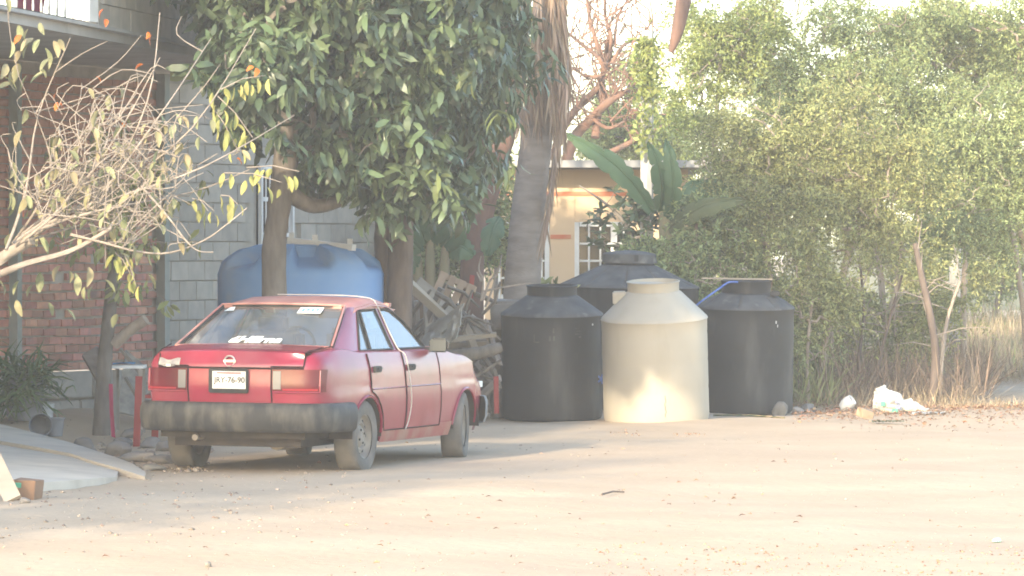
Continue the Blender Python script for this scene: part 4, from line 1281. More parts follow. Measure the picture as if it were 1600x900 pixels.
# two loose-crowned trees on the near left, outside the picture: their thin shade falls over the lane and the car
for lab, bx_, by_, cs_, rs_ in (('loose-crowned tree on the near left whose thin shade falls on the lane', -6.9, 24.0, [(-6.3, 24.2, 3.0), (-6.5, 24.3, 4.8), (-7.2, 24.4, 4.0), (-5.75, 23.9, 2.4)], [(1.0, 1.3, 1.3), (.9, 1.2, .9), (1.0, 1.2, 1.3), (.6, 1.0, 1.0)]),
                                ('second loose-crowned tree on the near left, behind the first', -8.3, 25.3, [(-7.7, 24.9, 3.4), (-8.5, 25.4, 3.9), (-7.9, 25.0, 4.9), (-9.2, 25.6, 4.2)], [(1.0, 1.2, 1.5), (1.0, 1.2, 1.4), (1.0, 1.2, .8), (.8, 1.0, 1.2)])):
    t_ = thing('shade_tree', lab, 'tree')
    tp = trunk_mesh('trunk', [Vector((bx_, by_, -.1)), Vector((bx_ + .1, by_, 1.2)), Vector((bx_, by_ + .1, 2.8)), Vector((bx_ + .1, by_, 4.6))], [.16, .13, .10, .06], 'bark', t_)
    tg = blob_points(250 if bx_ > -8 else 400, cs_, rs_, .2)
    grow(tp, tg, .005, .45, .07, name='branches', matname='bark', parent=t_, start=.3)
    P, D, L = rosettes(tg, 15, .16, -.5, .10)
    leafy('crown', t_, P, D, L, .36, 'leaf_olive')

# dry shrub at the left edge, half bare, sunlit
dd = 36.5
ds = thing('dry_shrub', 'half-bare dry shrub with pale tangled twigs reaching in from the left edge', 'shrub')
rt = at(-60, 470, dd)
main = [Vector((rt.x - .45, dd + .3, gz(rt.x, dd) - .05)), Vector((rt.x - .3, dd + .2, .7)), at(-60, 460, dd), at(0, 405, dd), at(50, 375, dd - .1)]
tw = MB()
def br(pts, r0, r1, n=4):
    p = smooth_path(pts, n); k = len(p)
    tw.tube(p, [r0 + (r1 - r0) * i / (k - 1) for i in range(k)], 6)
    return p
br(main, .06, .045)
fork = at(12, 398, dd)
tips = []
br([at(-70, 455, dd), at(0, 428, dd - .3), at(40, 412, dd - .35), at(110, 392, dd - .35), at(165, 362, dd - .4), at(182, 352, dd - .4)], .032, .012)
tips.append(br([at(110, 366, dd - .4), at(165, 380, dd - .4), at(215, 393, dd - .4), at(265, 395, dd - .4), at(320, 375, dd - .4), at(355, 350, dd - .4), at(386, 325, dd - .4)], .012, .004))
tips.append(br([at(220, 290, dd - .2), at(262, 338, dd - .3), at(290, 375, dd - .4), at(310, 392, dd - .4), at(334, 394, dd - .4)], .010, .004))
lim = [(50, 360, 150, 330, 300, 300, 390, 265), (30, 370, 130, 300, 260, 280, 340, 240), (20, 380, 110, 310, 190, 200, 250, 90), (40, 365, 140, 320, 250, 180, 330, 60),
       (25, 385, 90, 330, 160, 240, 180, 150), (20, 380, 60, 320, 80, 250, 30, 120), (60, 355, 170, 300, 300, 200, 400, 45), (50, 365, 180, 310, 320, 260, 460, 180), (20, 385, 100, 340, 200, 260, 270, 200),
       (30, 380, 130, 350, 200, 330, 280, 340), (10, 390, 40, 300, 60, 180, 110, 60), (40, 370, 160, 290, 230, 160, 250, 20)]
for q in lim:
    tips.append(br([at(q[k], q[k + 1], dd + random.uniform(-.5, .35)) for k in range(0, 8, 2)], random.uniform(.008, .014), .003))
# the tangle: arching twigs off the limbs
starts = [p for t in tips for p in t[3:]]
ends = []
for k in range(560):
    s = random.choice(starts)
    hd = Vector((random.gauss(.55, .6), random.gauss(0, .35), random.gauss(.35, .6)))
    L = random.uniform(.12, .6)
    e = s + hd * L
    px_ = 800 + FPX * e.x / e.y; py_ = HORIZON + FPX * (CAM_H - e.z) / e.y
    if px_ > random.gauss(295, 50) or px_ < -60 or (py_ < random.gauss(165, 35) and random.random() < .8) or py_ > random.gauss(385, 25): continue
    c = (s + e) / 2 + Vector((random.gauss(0, .06), random.gauss(0, .05), random.gauss(.05, .07)))
    p = smooth_path([s, c, e], 3); tw.tube(p, [.0045, .0042, .004, .0036, .0032, .0028, .002][:len(p)], 4, caps=False)
    starts += p[3:]; ends += p[3:]
tw.build('twigs', 'bark_dry', ds, smooth=60)
def single_leaf(name, L, W, curl, m):
    rows = []
    for k in range(7):
        u = k / 6; w = W * .5 * math.sin(math.pi * min(.97, .04 + .96 * u)) ** .75; z = curl * L * (.5 * u - .95 * u * u)
        rows.append([(L * u, -w, z + w * .5), (L * u, 0, z), (L * u, w, z + w * .5)])
    return MB().grid(rows).mesh(name, m, 60)
dl = [single_leaf('leaf', .115, .050, c, m) for c, m in ((.3, 'leaf_dry'), (.6, 'leaf_dry'), (.4, 'leaf_dry_green'), (.2, 'leaf_dry_green'), (.5, 'leaf_dry'))]
do = [single_leaf('leaf', .085, .045, .5, 'leaf_orange')]
dy = [single_leaf('leaf', .080, .032, c, 'leaf_yellow') for c in (.2, .4)]
def put_leaf(me, p, parent, s=1.0, droop=None):
    o = link('leaf', me, parent, p, (random.uniform(-1, 1), random.uniform(.2, 1.3) if droop is None else droop + random.gauss(0, .25), random.uniform(0, 6.28)))
    k = s * random.uniform(.7, 1.2); o.scale = (k, k, k)
random.shuffle(ends)
for p in ends[:150]: put_leaf(random.choice(dl), p, ds, 1.0, droop=.9)
for k in range(70):
    put_leaf(random.choice(dl[2:]), at(random.uniform(-5, 250), random.gauss(415, 45) if k % 2 else random.gauss(300, 40), dd + random.uniform(.1, .6)), ds, 1.2, droop=1.0)
for px_, py_ in ((30, 80), (48, 66), (62, 36), (30, 40), (52, 60), (62, 62), (20, 110), (5, 120), (42, 118), (72, 112), (84, 64), (92, 62), (80, 92), (88, 90), (60, 105), (10, 100), (30, 100), (45, 45), (18, 130), (98, 88), (70, 75), (36, 56)):
    put_leaf(random.choice(dl), at(px_, py_, dd + random.uniform(-.2, .1)), ds, 1.25, droop=.8)
for px_, py_ in ((33, 55), (88, 145), (90, 160), (93, 163), (162, 15), (165, 30), (232, 50), (238, 54), (224, 101), (195, 192), (396, 104), (402, 107), (370, 248), (40, 330), (150, 120)):
    put_leaf(do[0], at(px_, py_, dd + random.uniform(-.3, .2)), ds, .9)
# sprays of yellow-green leaflets on the longer shoots
yl = [(345, 140, 415, 118), (340, 150, 395, 215), (330, 165, 372, 235), (385, 262, 468, 268), (350, 270, 440, 285), (300, 310, 335, 330), (345, 305, 372, 320), (180, 395, 205, 430), (195, 400, 212, 445)]
for x0, y0, x1, y1 in yl:
    n = 9 if y1 < 260 else 7
    base, tip = at(x0, y0, dd - .1), at(x1, y1, dd - .1)
    tw2 = MB().tube([base, (base + tip) / 2 + Vector((0, 0, .03)), tip], [.005, .004, .003], 4); tw2.build('shoot', 'bark_dry', ds)
    for k in range(n):
        p = base + (tip - base) * (k / (n - 1)) + Vector((random.gauss(0, .02), random.gauss(0, .02), random.gauss(-.02, .02)))
        put_leaf(random.choice(dy), p, ds, 1.35, droop=1.15)

# slim young tree by the brick wall, with a sawn stub
st_d = 43.6
yt = thing('slim_tree', 'slim grey tree trunk with a sawn side stub in front of the brick wall', 'tree')
path = [at(158, 700, st_d), at(160, 640, st_d), at(164, 560, st_d), at(172, 480, st_d), at(178, 430, st_d), at(195, 370, st_d), at(215, 300, st_d), at(230, 220, st_d)]
path[0].z = gz(path[0].x, path[0].y) - .03
tp = trunk_mesh('trunk', path, [.085, .078, .066, .060, .058, .04, .03, .02], 'bark', yt, knob=.03)
trunk_mesh('stub', [at(178, 538, st_d), at(205, 515, st_d - .05), at(228, 499, st_d - .1)], [.055, .052, .05], 'bark_pale', yt, knob=.03)
tg = np.array([at(random.gauss(190, 55), random.gauss(330, 70), st_d + random.uniform(-.5, .5)) for k in range(60)])
grow(tp, tg, .004, .45, .03, name='branches', matname='bark_dry', parent=yt, start=.5)
P, D, L = rosettes(tg, 8, .13, -.9)
leafy('crown', yt, P, D, L, .34, 'leaf_olive')

# coconut palm with its skirt of dead fronds
cd = 51.5
cp = thing('coconut_palm', 'grey ringed palm trunk with dead brown fronds hanging round it', 'palm')
pts = smooth_path([at(812, 520, cd), at(817, 430, cd), at(824, 340, cd), at(838, 220, cd), at(848, 120, cd), at(856, 0, cd), at(862, -260, cd)], 22)
pts[0].z = -.05
n = len(pts); rr = []
for i, p in enumerate(pts):
    u = i / (n - 1); r = .205 - .05 * min(1, u * 1.4)
    rr.append(r * (1.0 + .035 * (1 - ((i % 5) / 5)) ))
mb = MB().tube(pts, rr, 18)
mb.build('trunk', 'palm_bark', cp, smooth=25)
PV, PD, PL = [], [], []
def frond(p0, p1, p2, n, L, spread, m_list):
    c = smooth_path([p0, p1, p2], 10)
    for k in range(n):
        u = random.random() ** .8; i = min(int(u * (len(c) - 1)), len(c) - 2)
        p = c[i] + (c[i + 1] - c[i]) * random.random()
        t = (c[i + 1] - c[i]).normalized()
        d = (t * random.uniform(.6, 1.2) + Vector((random.gauss(0, spread), random.gauss(0, spread), -.35)))
        m_list.append((p, d, L * random.uniform(.6, 1.2)))
fl = []
ribs = MB()
for x0, y0, x1, y1, x2, y2, n in ((845, -60, 806, 20, 798, 120, 160), (846, -60, 822, 20, 815, 170, 160), (856, -60, 846, 20, 842, 180, 160), (864, -60, 876, 20, 876, 150, 160), (845, -60, 815, 30, 808, 150, 120), (850, -60, 838, 40, 830, 150, 140), (858, -60, 868, 50, 868, 160, 140), (866, -60, 880, 60, 880, 190, 140), (872, -60, 886, 60, 886, 130, 120), (840, -60, 802, 0, 790, 45, 80), (868, 60, 868, 220, 852, 350, 90), (872, 60, 872, 200, 862, 300, 80), (852, -60, 850, 40, 850, 130, 130), (860, -50, 858, 60, 864, 170, 120)):
    a, b_, c_ = at(x0, y0, cd - .3), at(x1, y1, cd - .45 + random.uniform(-.1, .15)), at(x2, y2, cd - .35 + random.uniform(-.1, .2))
    ribs.tube(smooth_path([a, b_, c_], 5), .012, 5)
    frond(a, b_, c_, int(n * 1.5), .42, .12, fl)
ribs.build('frond_ribs', 'bark_dry', cp, smooth=60)
P = np.array([q[0] for q in fl]); D = np.array([q[1] for q in fl]); L = np.array([q[2] for q in fl])
leafy('dead_fronds', cp, P, D, L, .055, 'dead_frond', simple=True)
# green crown above the picture
fl = []; ribs = MB()
topc = pts[-1]
for k in range(12):
    a = k * math.tau / 12 + .2; d = Vector((math.cos(a), math.sin(a), 0))
    q = [topc, topc + d * 1.3 + Vector((0, 0, .8)), topc + d * 2.6 + Vector((0, 0, .1))]
    ribs.tube(smooth_path(q, 4), .018, 5); frond(*q, 70, .5, .5, fl)
ribs.build('green_ribs', 'banana_stem', cp, smooth=60)
P = np.array([q[0] for q in fl]); D = np.array([q[1] for q in fl]); L = np.array([q[2] for q in fl])
leafy('green_fronds', cp, P, D, L, .07, 'leaf_feather', simple=True)

# leaning dark trunk and broken trunk behind the woodpile
ld = 53.0
lt = thing('leaning_tree', 'dark reddish trunk leaning right over the woodpile, forked low', 'tree')
path = [at(735, 470, ld), at(738, 410, ld), at(752, 340, ld), at(775, 260, ld), at(795, 190, ld), at(815, 90, ld + .4), at(820, -40, ld + .6)]
path[0].z = -.05
tp = trunk_mesh('trunk', path, [.14, .13, .125, .12, .11, .08, .05], 'bark_red', lt)
trunk_mesh('limb', [at(745, 400, ld), at(722, 350, ld + .1), at(705, 310, ld + .2), at(690, 270, ld + .3)], [.12, .10, .09, .05], 'bark_brown', lt)
tg = blob_points(70, [at(800, 40, 53.6), at(770, 120, 53.8), at(690, 260, 53.6)], [(.5, .6, .6), (.4, .6, .5), (.35, .4, .3)])
grow(tp, tg, .005, .45, .05, name='branches', matname='bark_brown', parent=lt, start=.6)
P, D, L = rosettes(tg, 14, .15, -.6); leafy('crown', lt, P, D, L, .3, 'leaf_bright')

# bare tree with ruddy limbs behind the yellow house
bd_ = 70.0
bt_ = thing('bare_tree', 'leafless tree with ruddy sunlit limbs standing behind the yellow house', 'tree')
tw = MB()
def limb(q, r0, r1):
    p = smooth_path([at(q[k], q[k + 1], bd_ + random.uniform(-.3, .3)) for k in range(0, len(q), 2)], 6)
    tw.tube(p, [.8 * (r0 + (r1 - r0) * i / (len(p) - 1)) for i in range(len(p))], 8); return p
S = []
S.append(limb((872, 330, 868, 245, 880, 200, 905, 165, 935, 135, 945, 100, 950, 60), .10, .035))
S.append(limb((880, 270, 898, 215, 925, 185, 950, 160, 975, 145, 1010, 140), .11, .05))
S.append(limb((930, 215, 935, 175, 945, 160, 940, 125), .08, .05))
S.append(limb((945, 110, 935, 90, 910, 70, 885, 50), .05, .025)); S.append(limb((945, 110, 930, 60, 920, 20, 915, -30), .05, .025))
S.append(limb((950, 105, 955, 60, 945, 20, 950, -30), .045, .02)); S.append(limb((955, 100, 975, 70, 1000, 60, 1020, 30), .04, .015))
S.append(limb((950, 240, 980, 225, 1005, 212, 1040, 195), .06, .03)); S.append(limb((940, 120, 915, 118, 890, 105), .035, .015))
S.append(limb((925, 185, 950, 200, 975, 190, 1000, 175), .04, .02)); S.append(limb((960, 70, 965, 30, 985, -10), .03, .012))
nodes_ = [p for s in S for p in s[8:]]
for k in range(320):
    s = random.choice(nodes_); e = s + Vector((random.gauss(0, .4), random.gauss(0, .3), random.gauss(.35, .35)))
    m_ = (s + e) / 2 + Vector((random.gauss(0, .06), 0, random.gauss(.04, .06)))
    tw.tube([s, m_, e], [.013, .009, .004], 5, caps=False)
    nodes_.append(e)
tw.build('limbs', 'bark_ruddy', bt_, smooth=60)

# hanging red-brown trunk high in front of the thicket
o = thing('broken_limb', 'ruddy bare stem hanging among the leaves beside the utility pole', 'branch')
trunk_mesh('stem', [at(1075, -60, 55), at(1068, 0, 55), at(1058, 50, 55), at(1048, 82, 55)], [.10, .09, .07, .03], 'bark_red', o, knob=.03)
# ------------------------------------------------------------------ thicket on the right: small trees with fine leaves
def fine_tree(label, base_px, d, cen, rad, n, per, L, leafm, trunk_r=.05, barkm='bark_pale', ratio=.36, extra=None, n_twig=110, name='thicket_tree', hollow=.15):
    t = thing(name, label, 'tree', group='trees of the thicket on the right')
    bx_ = (base_px - 800) * d / FPX
    cc = [Vector(at(a, b, d + dz)) for a, b, dz in cen]
    mid = sum(cc, Vector()) / len(cc)
    path = [Vector((bx_, d, gz(bx_, d) - .05)), Vector((bx_ + random.uniform(-.08, .08), d + .05, .55)), Vector((bx_ * .8 + mid.x * .2, d, 1.15)), Vector((bx_ * .45 + mid.x * .55, d, 1.15 + (mid.z - 1.15) * .45)), Vector((mid.x, mid.y, mid.z))]
    tp = trunk_mesh('trunk', path, [trunk_r, trunk_r * .85, trunk_r * .8, trunk_r * .7, trunk_r * .45], barkm, t, seg=9)
    rr = [(a * d / FPX, a * d / FPX * .9, b * d / FPX) for a, b in rad]
    tg = blob_points(n_twig, [tuple(c) for c in cc], rr, .2)
    grow(tp, tg, .0045, .45, .035, seg=4, bend=.15, name='branches', matname=barkm, parent=t, start=.35)
    # sprays: short arching shoots carrying leaflets
    n = int(n * .95); L = L * .88; nc = max(10, n // 30)
    cl = blob_points(nc, [tuple(c) for c in cc], rr, max(hollow, .45))
    csz = RNG.uniform(.07, .24, (nc, 1))
    ix = RNG.integers(0, nc, n)
    sp = cl[ix] + RNG.normal(size=(n, 3)) * csz[ix] * np.array([.8, .8, .5]); k = len(sp)
    a = RNG.uniform(0, 6.283, k); el = RNG.normal(-.1, .45, k)
    SD = np.stack([np.cos(a) * np.cos(el), np.sin(a) * np.cos(el), np.sin(el)], 1)
    SL = RNG.uniform(.16, .46, k)
    u = RNG.random((k, per)); 
    P = sp[:, None] + SD[:, None] * (u * SL[:, None])[..., None]
    P[..., 2] -= (u ** 2) * (SL[:, None] * .55)
    P = P.reshape(-1, 3) + RNG.normal(size=(k * per, 3)) * .012
    D = np.repeat(SD, per, axis=0) * .5 + RNG.normal(size=(k * per, 3)) * .7 + np.array([0, 0, -.25])
    Ls = RNG.uniform(.7, 1.3, k * per) * L
    leafy('crown', t, P, D, Ls, ratio, leafm, simple=True)
    return t
fine_tree('olive green small-leaved tree right behind the right black tank', 1215, 54.5, [(1190, 300, 0), (1130, 250, .3), (1250, 330, -.2), (1180, 200, .3), (1150, 350, 0)], [(95, 80), (70, 70), (70, 70), (80, 70), (60, 40)], 1500, 26, .055, 'leaf_olive', hollow=.5)
fine_tree('leafy tree with a pale slanting stem just left of the white pot', 1296, 54.0, [(1320, 340, -.2), (1380, 280, 0), (1290, 250, .2), (1340, 200, .2), (1420, 350, 0)], [(90, 60), (90, 80), (80, 70), (80, 70), (70, 50)], 1700, 26, .055, 'leaf_olive', .045)
fine_tree('feathery pale green tree high over the middle of the thicket', 1390, 57.5, [(1380, 130, 0), (1300, 100, .2), (1450, 150, .2), (1350, 40, .3), (1250, 150, 0), (1290, 30, 0)], [(100, 70), (90, 70), (90, 80), (90, 45), (80, 70), (60, 40)], 1900, 26, .055, 'leaf_feather')
fine_tree('feathery tree at the right edge with arching sprays', 1640, 56.5, [(1560, 250, 0), (1500, 330, -.2), (1600, 330, 0), (1530, 180, .2), (1620, 200, 0)], [(90, 70), (80, 60), (80, 70), (80, 60), (70, 80)], 1700, 26, .06, 'leaf_feather')
fine_tree('light green tree behind the concrete pole', 1090, 58.0, [(1110, 80, 0), (1080, 160, 0), (1180, 60, .2), (1060, 30, 0), (1200, 130, .3)], [(80, 70), (60, 60), (90, 60), (50, 40), (70, 60)], 1500, 26, .06, 'leaf_bright')
fine_tree('yellow-green tree at the top right corner', 1500, 60.0, [(1520, 60, 0), (1450, 40, .2), (1590, 80, 0), (1550, 130, 0)], [(90, 50), (80, 45), (60, 60), (80, 50)], 1300, 26, .06, 'leaf_bright')
fine_tree('olive tree whose top leaves the picture over the middle of the thicket', 1240, 59.0, [(1220, 10, 0), (1300, 180, .3), (1190, 240, 0), (1450, 60, .3), (1400, 230, .3)], [(60, 70), (80, 70), (70, 60), (90, 60), (80, 70)], 1700, 26, .06, 'leaf_olive')
fine_tree('pale feathery tree closing the top right of the picture', 1610, 58.5, [(1600, 20, 0), (1540, 300, .2), (1500, 10, 0), (1620, 120, 0), (1470, 270, 0)], [(60, 60), (80, 60), (70, 40), (50, 80), (70, 60)], 1500, 26, .06, 'leaf_feather')
fine_tree('leafy bush round the stem of the banana plant', 1075, 53.6, [(1060, 395, 0), (1100, 430, .2), (1015, 420, .3), (1135, 385, .3), (1150, 440, .3), (1090, 340, .6)], [(40, 30), (50, 40), (30, 40), (50, 40), (40, 40), (50, 40)], 800, 24, .07, 'leaf_feather', .02, n_twig=50)
fine_tree('dark bush in the shade at the foot of the thicket', 1400, 56.5, [(1390, 500, 0), (1330, 480, .2), (1450, 470, .2), (1420, 540, 0), (1300, 540, 0)], [(50, 50), (50, 50), (50, 40), (50, 40), (40, 50)], 700, 24, .06, 'leaf_olive', .02, n_twig=60)
fine_tree('dark bush just behind the right black tank', 1215, 54.6, [(1215, 470, 0), (1170, 430, .3), (1260, 560, 0), (1240, 600, 0)], [(50, 50), (50, 30), (40, 50), (40, 30)], 600, 24, .06, 'leaf_feather', .02, n_twig=60)
fine_tree('dark low bush under the thicket beside the right tank', 1265, 53.2, [(1260, 480, 0), (1290, 520, .3), (1250, 420, .2), (1330, 450, .4)], [(35, 60), (40, 60), (40, 50), (50, 40)], 420, 24, .06, 'leaf_olive', .02, n_twig=60)
# trees farther back that close the gaps
for k, (px_, d, c, r) in enumerate(((980, 72, [(960, 190, 0), (1040, 230, 0), (1000, 120, 0)], [(60, 60), (60, 60), (30, 40)]),
                                    (1180, 70, [(1160, 330, 0), (1240, 280, 0), (1140, 420, 0)], [(90, 80), (90, 80), (60, 60)]),
                                    (1400, 72, [(1400, 300, 0), (1480, 380, 0), (1330, 380, 0), (1420, 440, 0)], [(110, 90), (90, 80), (80, 70), (80, 60)]),
                                    (1560, 76, [(1580, 300, 0), (1540, 400, 0), (1620, 400, 0)], [(90, 90), (70, 70), (60, 70)]),
                                    (1290, 78, [(1280, 480, 0), (1350, 520, 0), (1420, 490, 0), (1230, 520, 0)], [(80, 50), (70, 50), (50, 50), (60, 50)]),
                                    (700, 54.6, [(720, 260, 0), (680, 330, 0), (760, 350, 0), (700, 400, 0), (650, 400, 0), (745, 430, 0), (620, 300, 0)], [(60, 60), (70, 60), (30, 50), (60, 50), (50, 60), (30, 40), (50, 60)]),
                                    (660, 68, [(640, 60, 0), (760, 120, 0), (780, 40, 0)], [(90, 60), (50, 60), (40, 50)]))):
    fine_tree(('pale distant tree between the palm and the concrete pole', 'dark tree seen through the thicket over the right tank', 'hazy tree behind the middle of the thicket', 'hazy tree behind the right edge of the thicket', 'low hazy trees seen between the stems of the thicket', 'leafy tree behind the woodpile and the forked trunk', 'tree far behind the mango crown')[k], px_, d, c, r, 1300, 22, .08, ('leaf_feather', 'leaf_olive', 'leaf_olive', 'leaf_feather', 'leaf_olive', 'leaf_feather', 'leaf_olive')[k], .06, 'bark', n_twig=60, name='background_tree')['group'] = 'trees in the background'

# bare saplings standing in the dry brush
for k, (q, r, lab) in enumerate((((1455, 640, 1462, 560, 1455, 500, 1440, 430, 1430, 380), .05, 'dark leaning sapling stem in the dry brush left of the white post'),
                                 ((1468, 625, 1472, 560, 1480, 500, 1500, 440), .025, 'thin tan sapling right in front of the white post'),
                                 ((1362, 620, 1375, 560, 1390, 500, 1410, 430), .022, 'thin dark sapling in the brush above the white bag'),
                                 ((1346, 615, 1342, 560, 1350, 500, 1345, 420), .022, 'thin upright sapling above the white pot'),
                                 ((1300, 622, 1298, 540, 1306, 470, 1325, 410, 1345, 350), .04, 'pale sunlit sapling stem beside the right black tank'))):
    d = 53.3 + .5 * k
    t = thing('sapling', lab, 'sapling', group='bare saplings in the brush')
    path = [at(q[i], q[i + 1], d) for i in range(0, len(q), 2)]
    path[0].z = gz(path[0].x, d) - .02
    trunk_mesh('stem', path, [r, r * .9, r * .8, r * .6], 'bark_pale' if k in (1, 4) else 'bark_brown', t, seg=8, knob=.05)
    mb = MB()
    for j in range(10):
        p = path[1] + (path[-1] - path[1]) * random.random(); e = p + Vector((random.gauss(0, .3), random.gauss(0, .2), random.uniform(.0, .5)))
        mb.tube([p, (p + e) / 2 + Vector((0, 0, .04)), e], [.007, .006, .003], 4)
    stuff(mb.build('twigs', 'bark_dry', t))

# dry brush, grass and weeds under the thicket
def blades(n, fn, L, ratio, matname, name, lean=.35):
    P = np.array([fn() for k in range(n)]); P[:, 2] = ground_z(P[:, 0], P[:, 1])
    D = RNG.normal(size=(n, 3)) * lean + np.array([0, 0, 1])
    V, F = leaf_simple(P, D, RNG.uniform(.4, 1.2, n) * L, RNG.uniform(.4, 1.2, n) * L * ratio)
    return stuff(link(name, fast_mesh(name, V, F, matname)))
def area(x0, x1, d0, d1):
    def f():
        d = random.uniform(d0, d1); return ((random.uniform(x0, x1) - 800) * d / FPX, d, 0)
    return f
o = blades(1500, area(1245, 1520, 52.6, 58), .32, .03, 'dry_grass', 'dry_grass'); o['label'] = 'dry straw-coloured grass under the thicket'
o = blades(3600, area(1250, 1540, 53.2, 61), .75, .016, 'dry_twig', 'dry_brush', .5); o['label'] = 'tangle of dry brown twigs under the thicket'
o = blades(900, area(1330, 1620, 52.0, 53.5), .16, .05, 'dry_grass', 'edge_grass', .6); o['label'] = 'short dry grass at the edge of the lane'
o = blades(3000, area(1480, 1720, 63, 76), .5, .04, 'green_weed', 'weeds', .35); o['label'] = 'pale green weeds on the bank at the far right'
o = blades(5500, area(1480, 1720, 62, 76), .6, .03, 'dry_grass', 'bank_grass', .35); o['label'] = 'dry grass on the bank at the far right'
o = blades(1500, area(1090, 1300, 53.0, 58), .6, .05, 'green_weed', 'shade_weeds', .5); o['label'] = 'weeds in the shade behind the right tank'
# vines on the pole
P = np.array([at(1010 + random.gauss(0, 12), random.uniform(60, 150) if random.random() < .7 else random.uniform(150, 240), 55.4 + random.uniform(-.15, .1)) for k in range(900)])
o = stuff(link('vines', fast_mesh('vines', *leaf_simple(P, RNG.normal(size=(900, 3)) + np.array([0, 0, -.5]), RNG.uniform(.06, .13, 900), RNG.uniform(.03, .05, 900)), 'leaf_bright'))); o['label'] = 'green creeper climbing the concrete pole'

# ------------------------------------------------------------------ banana plants
def banana_leaf(pts, w, parent, m='leaf_banana', tear=.5, facing=(0, -1, .3)):
    c = smooth_path(pts, 8); n = len(c)
    L = MB(); rib = []
    fac = Vector(facing)
    for s in (-1, 1):
        i = 0
        while i < n - 1:
            j = min(n - 1, i + random.randint(2, 5))
            rows = []
            for k in range(i, j + 1):
                u = k / (n - 1); t = (c[min(k + 1, n - 1)] - c[max(k - 1, 0)]).normalized()
                sd = t.cross(fac).normalized() * s
                ww = w * math.sin(math.pi * min(.98, max(.06, u)) ** .8) ** .7
                shrink = 1 if (k != i or i == 0) and (k != j or j == n - 1) else .78
                if k == i: sag_ = random.uniform(.05, .45)
                drop = Vector((0, 0, -1)) * ww * sag_
                rows.append([c[k] + sd * .0, c[k] + sd * ww * .5 * shrink + fac * .02, c[k] + sd * ww * shrink + drop + t * (ww * .25)])
            L.grid(rows); i = j
    o = L.build('leaf', m, parent, smooth=70)
    MB().tube(c, [.022 * (1 - .8 * k / (n - 1)) for k in range(n)], 6).build('midrib', m, o, smooth=60)
    return o
bn = thing('banana_plant', 'banana plant with broad torn leaves behind the tanks, left of the thicket', 'banana plant')
bd2 = 54.2
MB().tube(smooth_path([Vector((at(1050, 500, bd2).x, bd2, -.05)), at(1048, 440, bd2), at(1044, 380, bd2), at(1040, 330, bd2)], 5), [.13] * 6 + [.12] * 4 + [.10] * 3 + [.08] * 3, 10).build('stem', 'banana_stem', bn, smooth=60)
banana_leaf([at(1020, 330, bd2), at(985, 280, bd2 - .3), at(935, 238, bd2 - .5), at(882, 208, bd2 - .6)], .13, bn)
banana_leaf([at(1030, 330, bd2), at(1035, 300, bd2 - .2), at(1028, 255, bd2 - .4), at(1012, 222, bd2 - .5)], .11, bn)
banana_leaf([at(1040, 350, bd2), at(1052, 300, bd2 - .3), at(1048, 250, bd2 - .4), at(1040, 218, bd2 - .4)], .10, bn)
banana_leaf([at(1040, 360, bd2), at(1070, 338, bd2 - .4), at(1110, 318, bd2 - .6), at(1165, 312, bd2 - .7)], .12, bn, 'leaf_banana_old')
banana_leaf([at(1050, 370, bd2), at(1075, 375, bd2 - .3), at(1095, 400, bd2 - .4), at(1100, 440, bd2 - .4)], .12, bn, 'leaf_banana_old')
banana_leaf([at(1045, 350, bd2), at(1075, 310, bd2 + .2), at(1110, 290, bd2 + .3), at(1150, 300, bd2 + .3)], .17, bn)
for q in ((1088, 350, 1085, 385, 1080, 420), (1100, 355, 1100, 390, 1095, 430), (1060, 380, 1062, 420, 1066, 460), (1040, 380, 1046, 430, 1050, 470), (1205, 440, 1200, 470, 1196, 490)):
    banana_leaf([at(q[0], q[1], bd2 - .3), at(q[2], q[3], bd2 - .35), at(q[4], q[5], bd2 - .3)], .035, bn, 'dead_frond')
bn2 = thing('banana_plant', 'young banana plants in the shade behind the woodpile', 'banana plant')
bd3 = 52.2
for x_, lean in ((672, 0), (690, 8), (655, -6)):
    MB().tube([Vector((at(x_, 400, bd3).x, bd3, -.05)), at(x_ + lean * .5, 420, bd3), at(x_ + lean, 370, bd3)], [.07, .06, .04], 8).build('stem', 'banana_stem', bn2, smooth=60)
for q in ((675, 380, 685, 340, 700, 310), (668, 380, 655, 345, 650, 305), (690, 385, 715, 360, 735, 350), (660, 390, 640, 375, 630, 395), (680, 375, 672, 340, 676, 300), (700, 395, 720, 385, 740, 400), (655, 420, 640, 405, 625, 420), (780, 340, 770, 360, 760, 400)):
    banana_leaf([at(q[0], q[1], bd3), at(q[2], q[3], bd3 - .2), at(q[4], q[5], bd3 - .3)], .13, bn2)

# shrub with whorled leaves in front of the yellow house window
ws_ = thing('whorled_shrub', 'dark shrub with leaf whorls in front of the right window of the yellow house', 'shrub')
wd_ = 55.2
path = [Vector((at(1010, 500, wd_).x, wd_, -.05)), at(1005, 440, wd_), at(985, 370, wd_), at(965, 335, wd_), at(935, 310, wd_), at(905, 290, wd_)]
tp = trunk_mesh('stem', path, [.035, .03, .025, .015, .008], 'bark_dry', ws_, seg=7)
tg = np.array([at(*q, wd_ + random.uniform(-.2, .2)) for q in [(930, 335), (945, 350), (922, 345), (938, 365), (928, 380), (945, 385), (955, 340), (970, 360), (985, 350), (990, 375), (1000, 395), (1010, 360), (965, 325), (1000, 330), (1005, 410), (985, 395), (1020, 390), (940, 330), (975, 410), (960, 300), (990, 310)]] + [at(random.uniform(965, 1035), random.uniform(310, 430), wd_ + random.uniform(-.1, .5)) for k in range(50)])
grow(tp, tg, .004, .45, .02, name='branches', matname='bark_dry', parent=ws_, start=.4)
P, D, L = rosettes(tg, 12, .14, .1, .01); leafy('leaves', ws_, P, D, L, .34, 'leaf_mango')
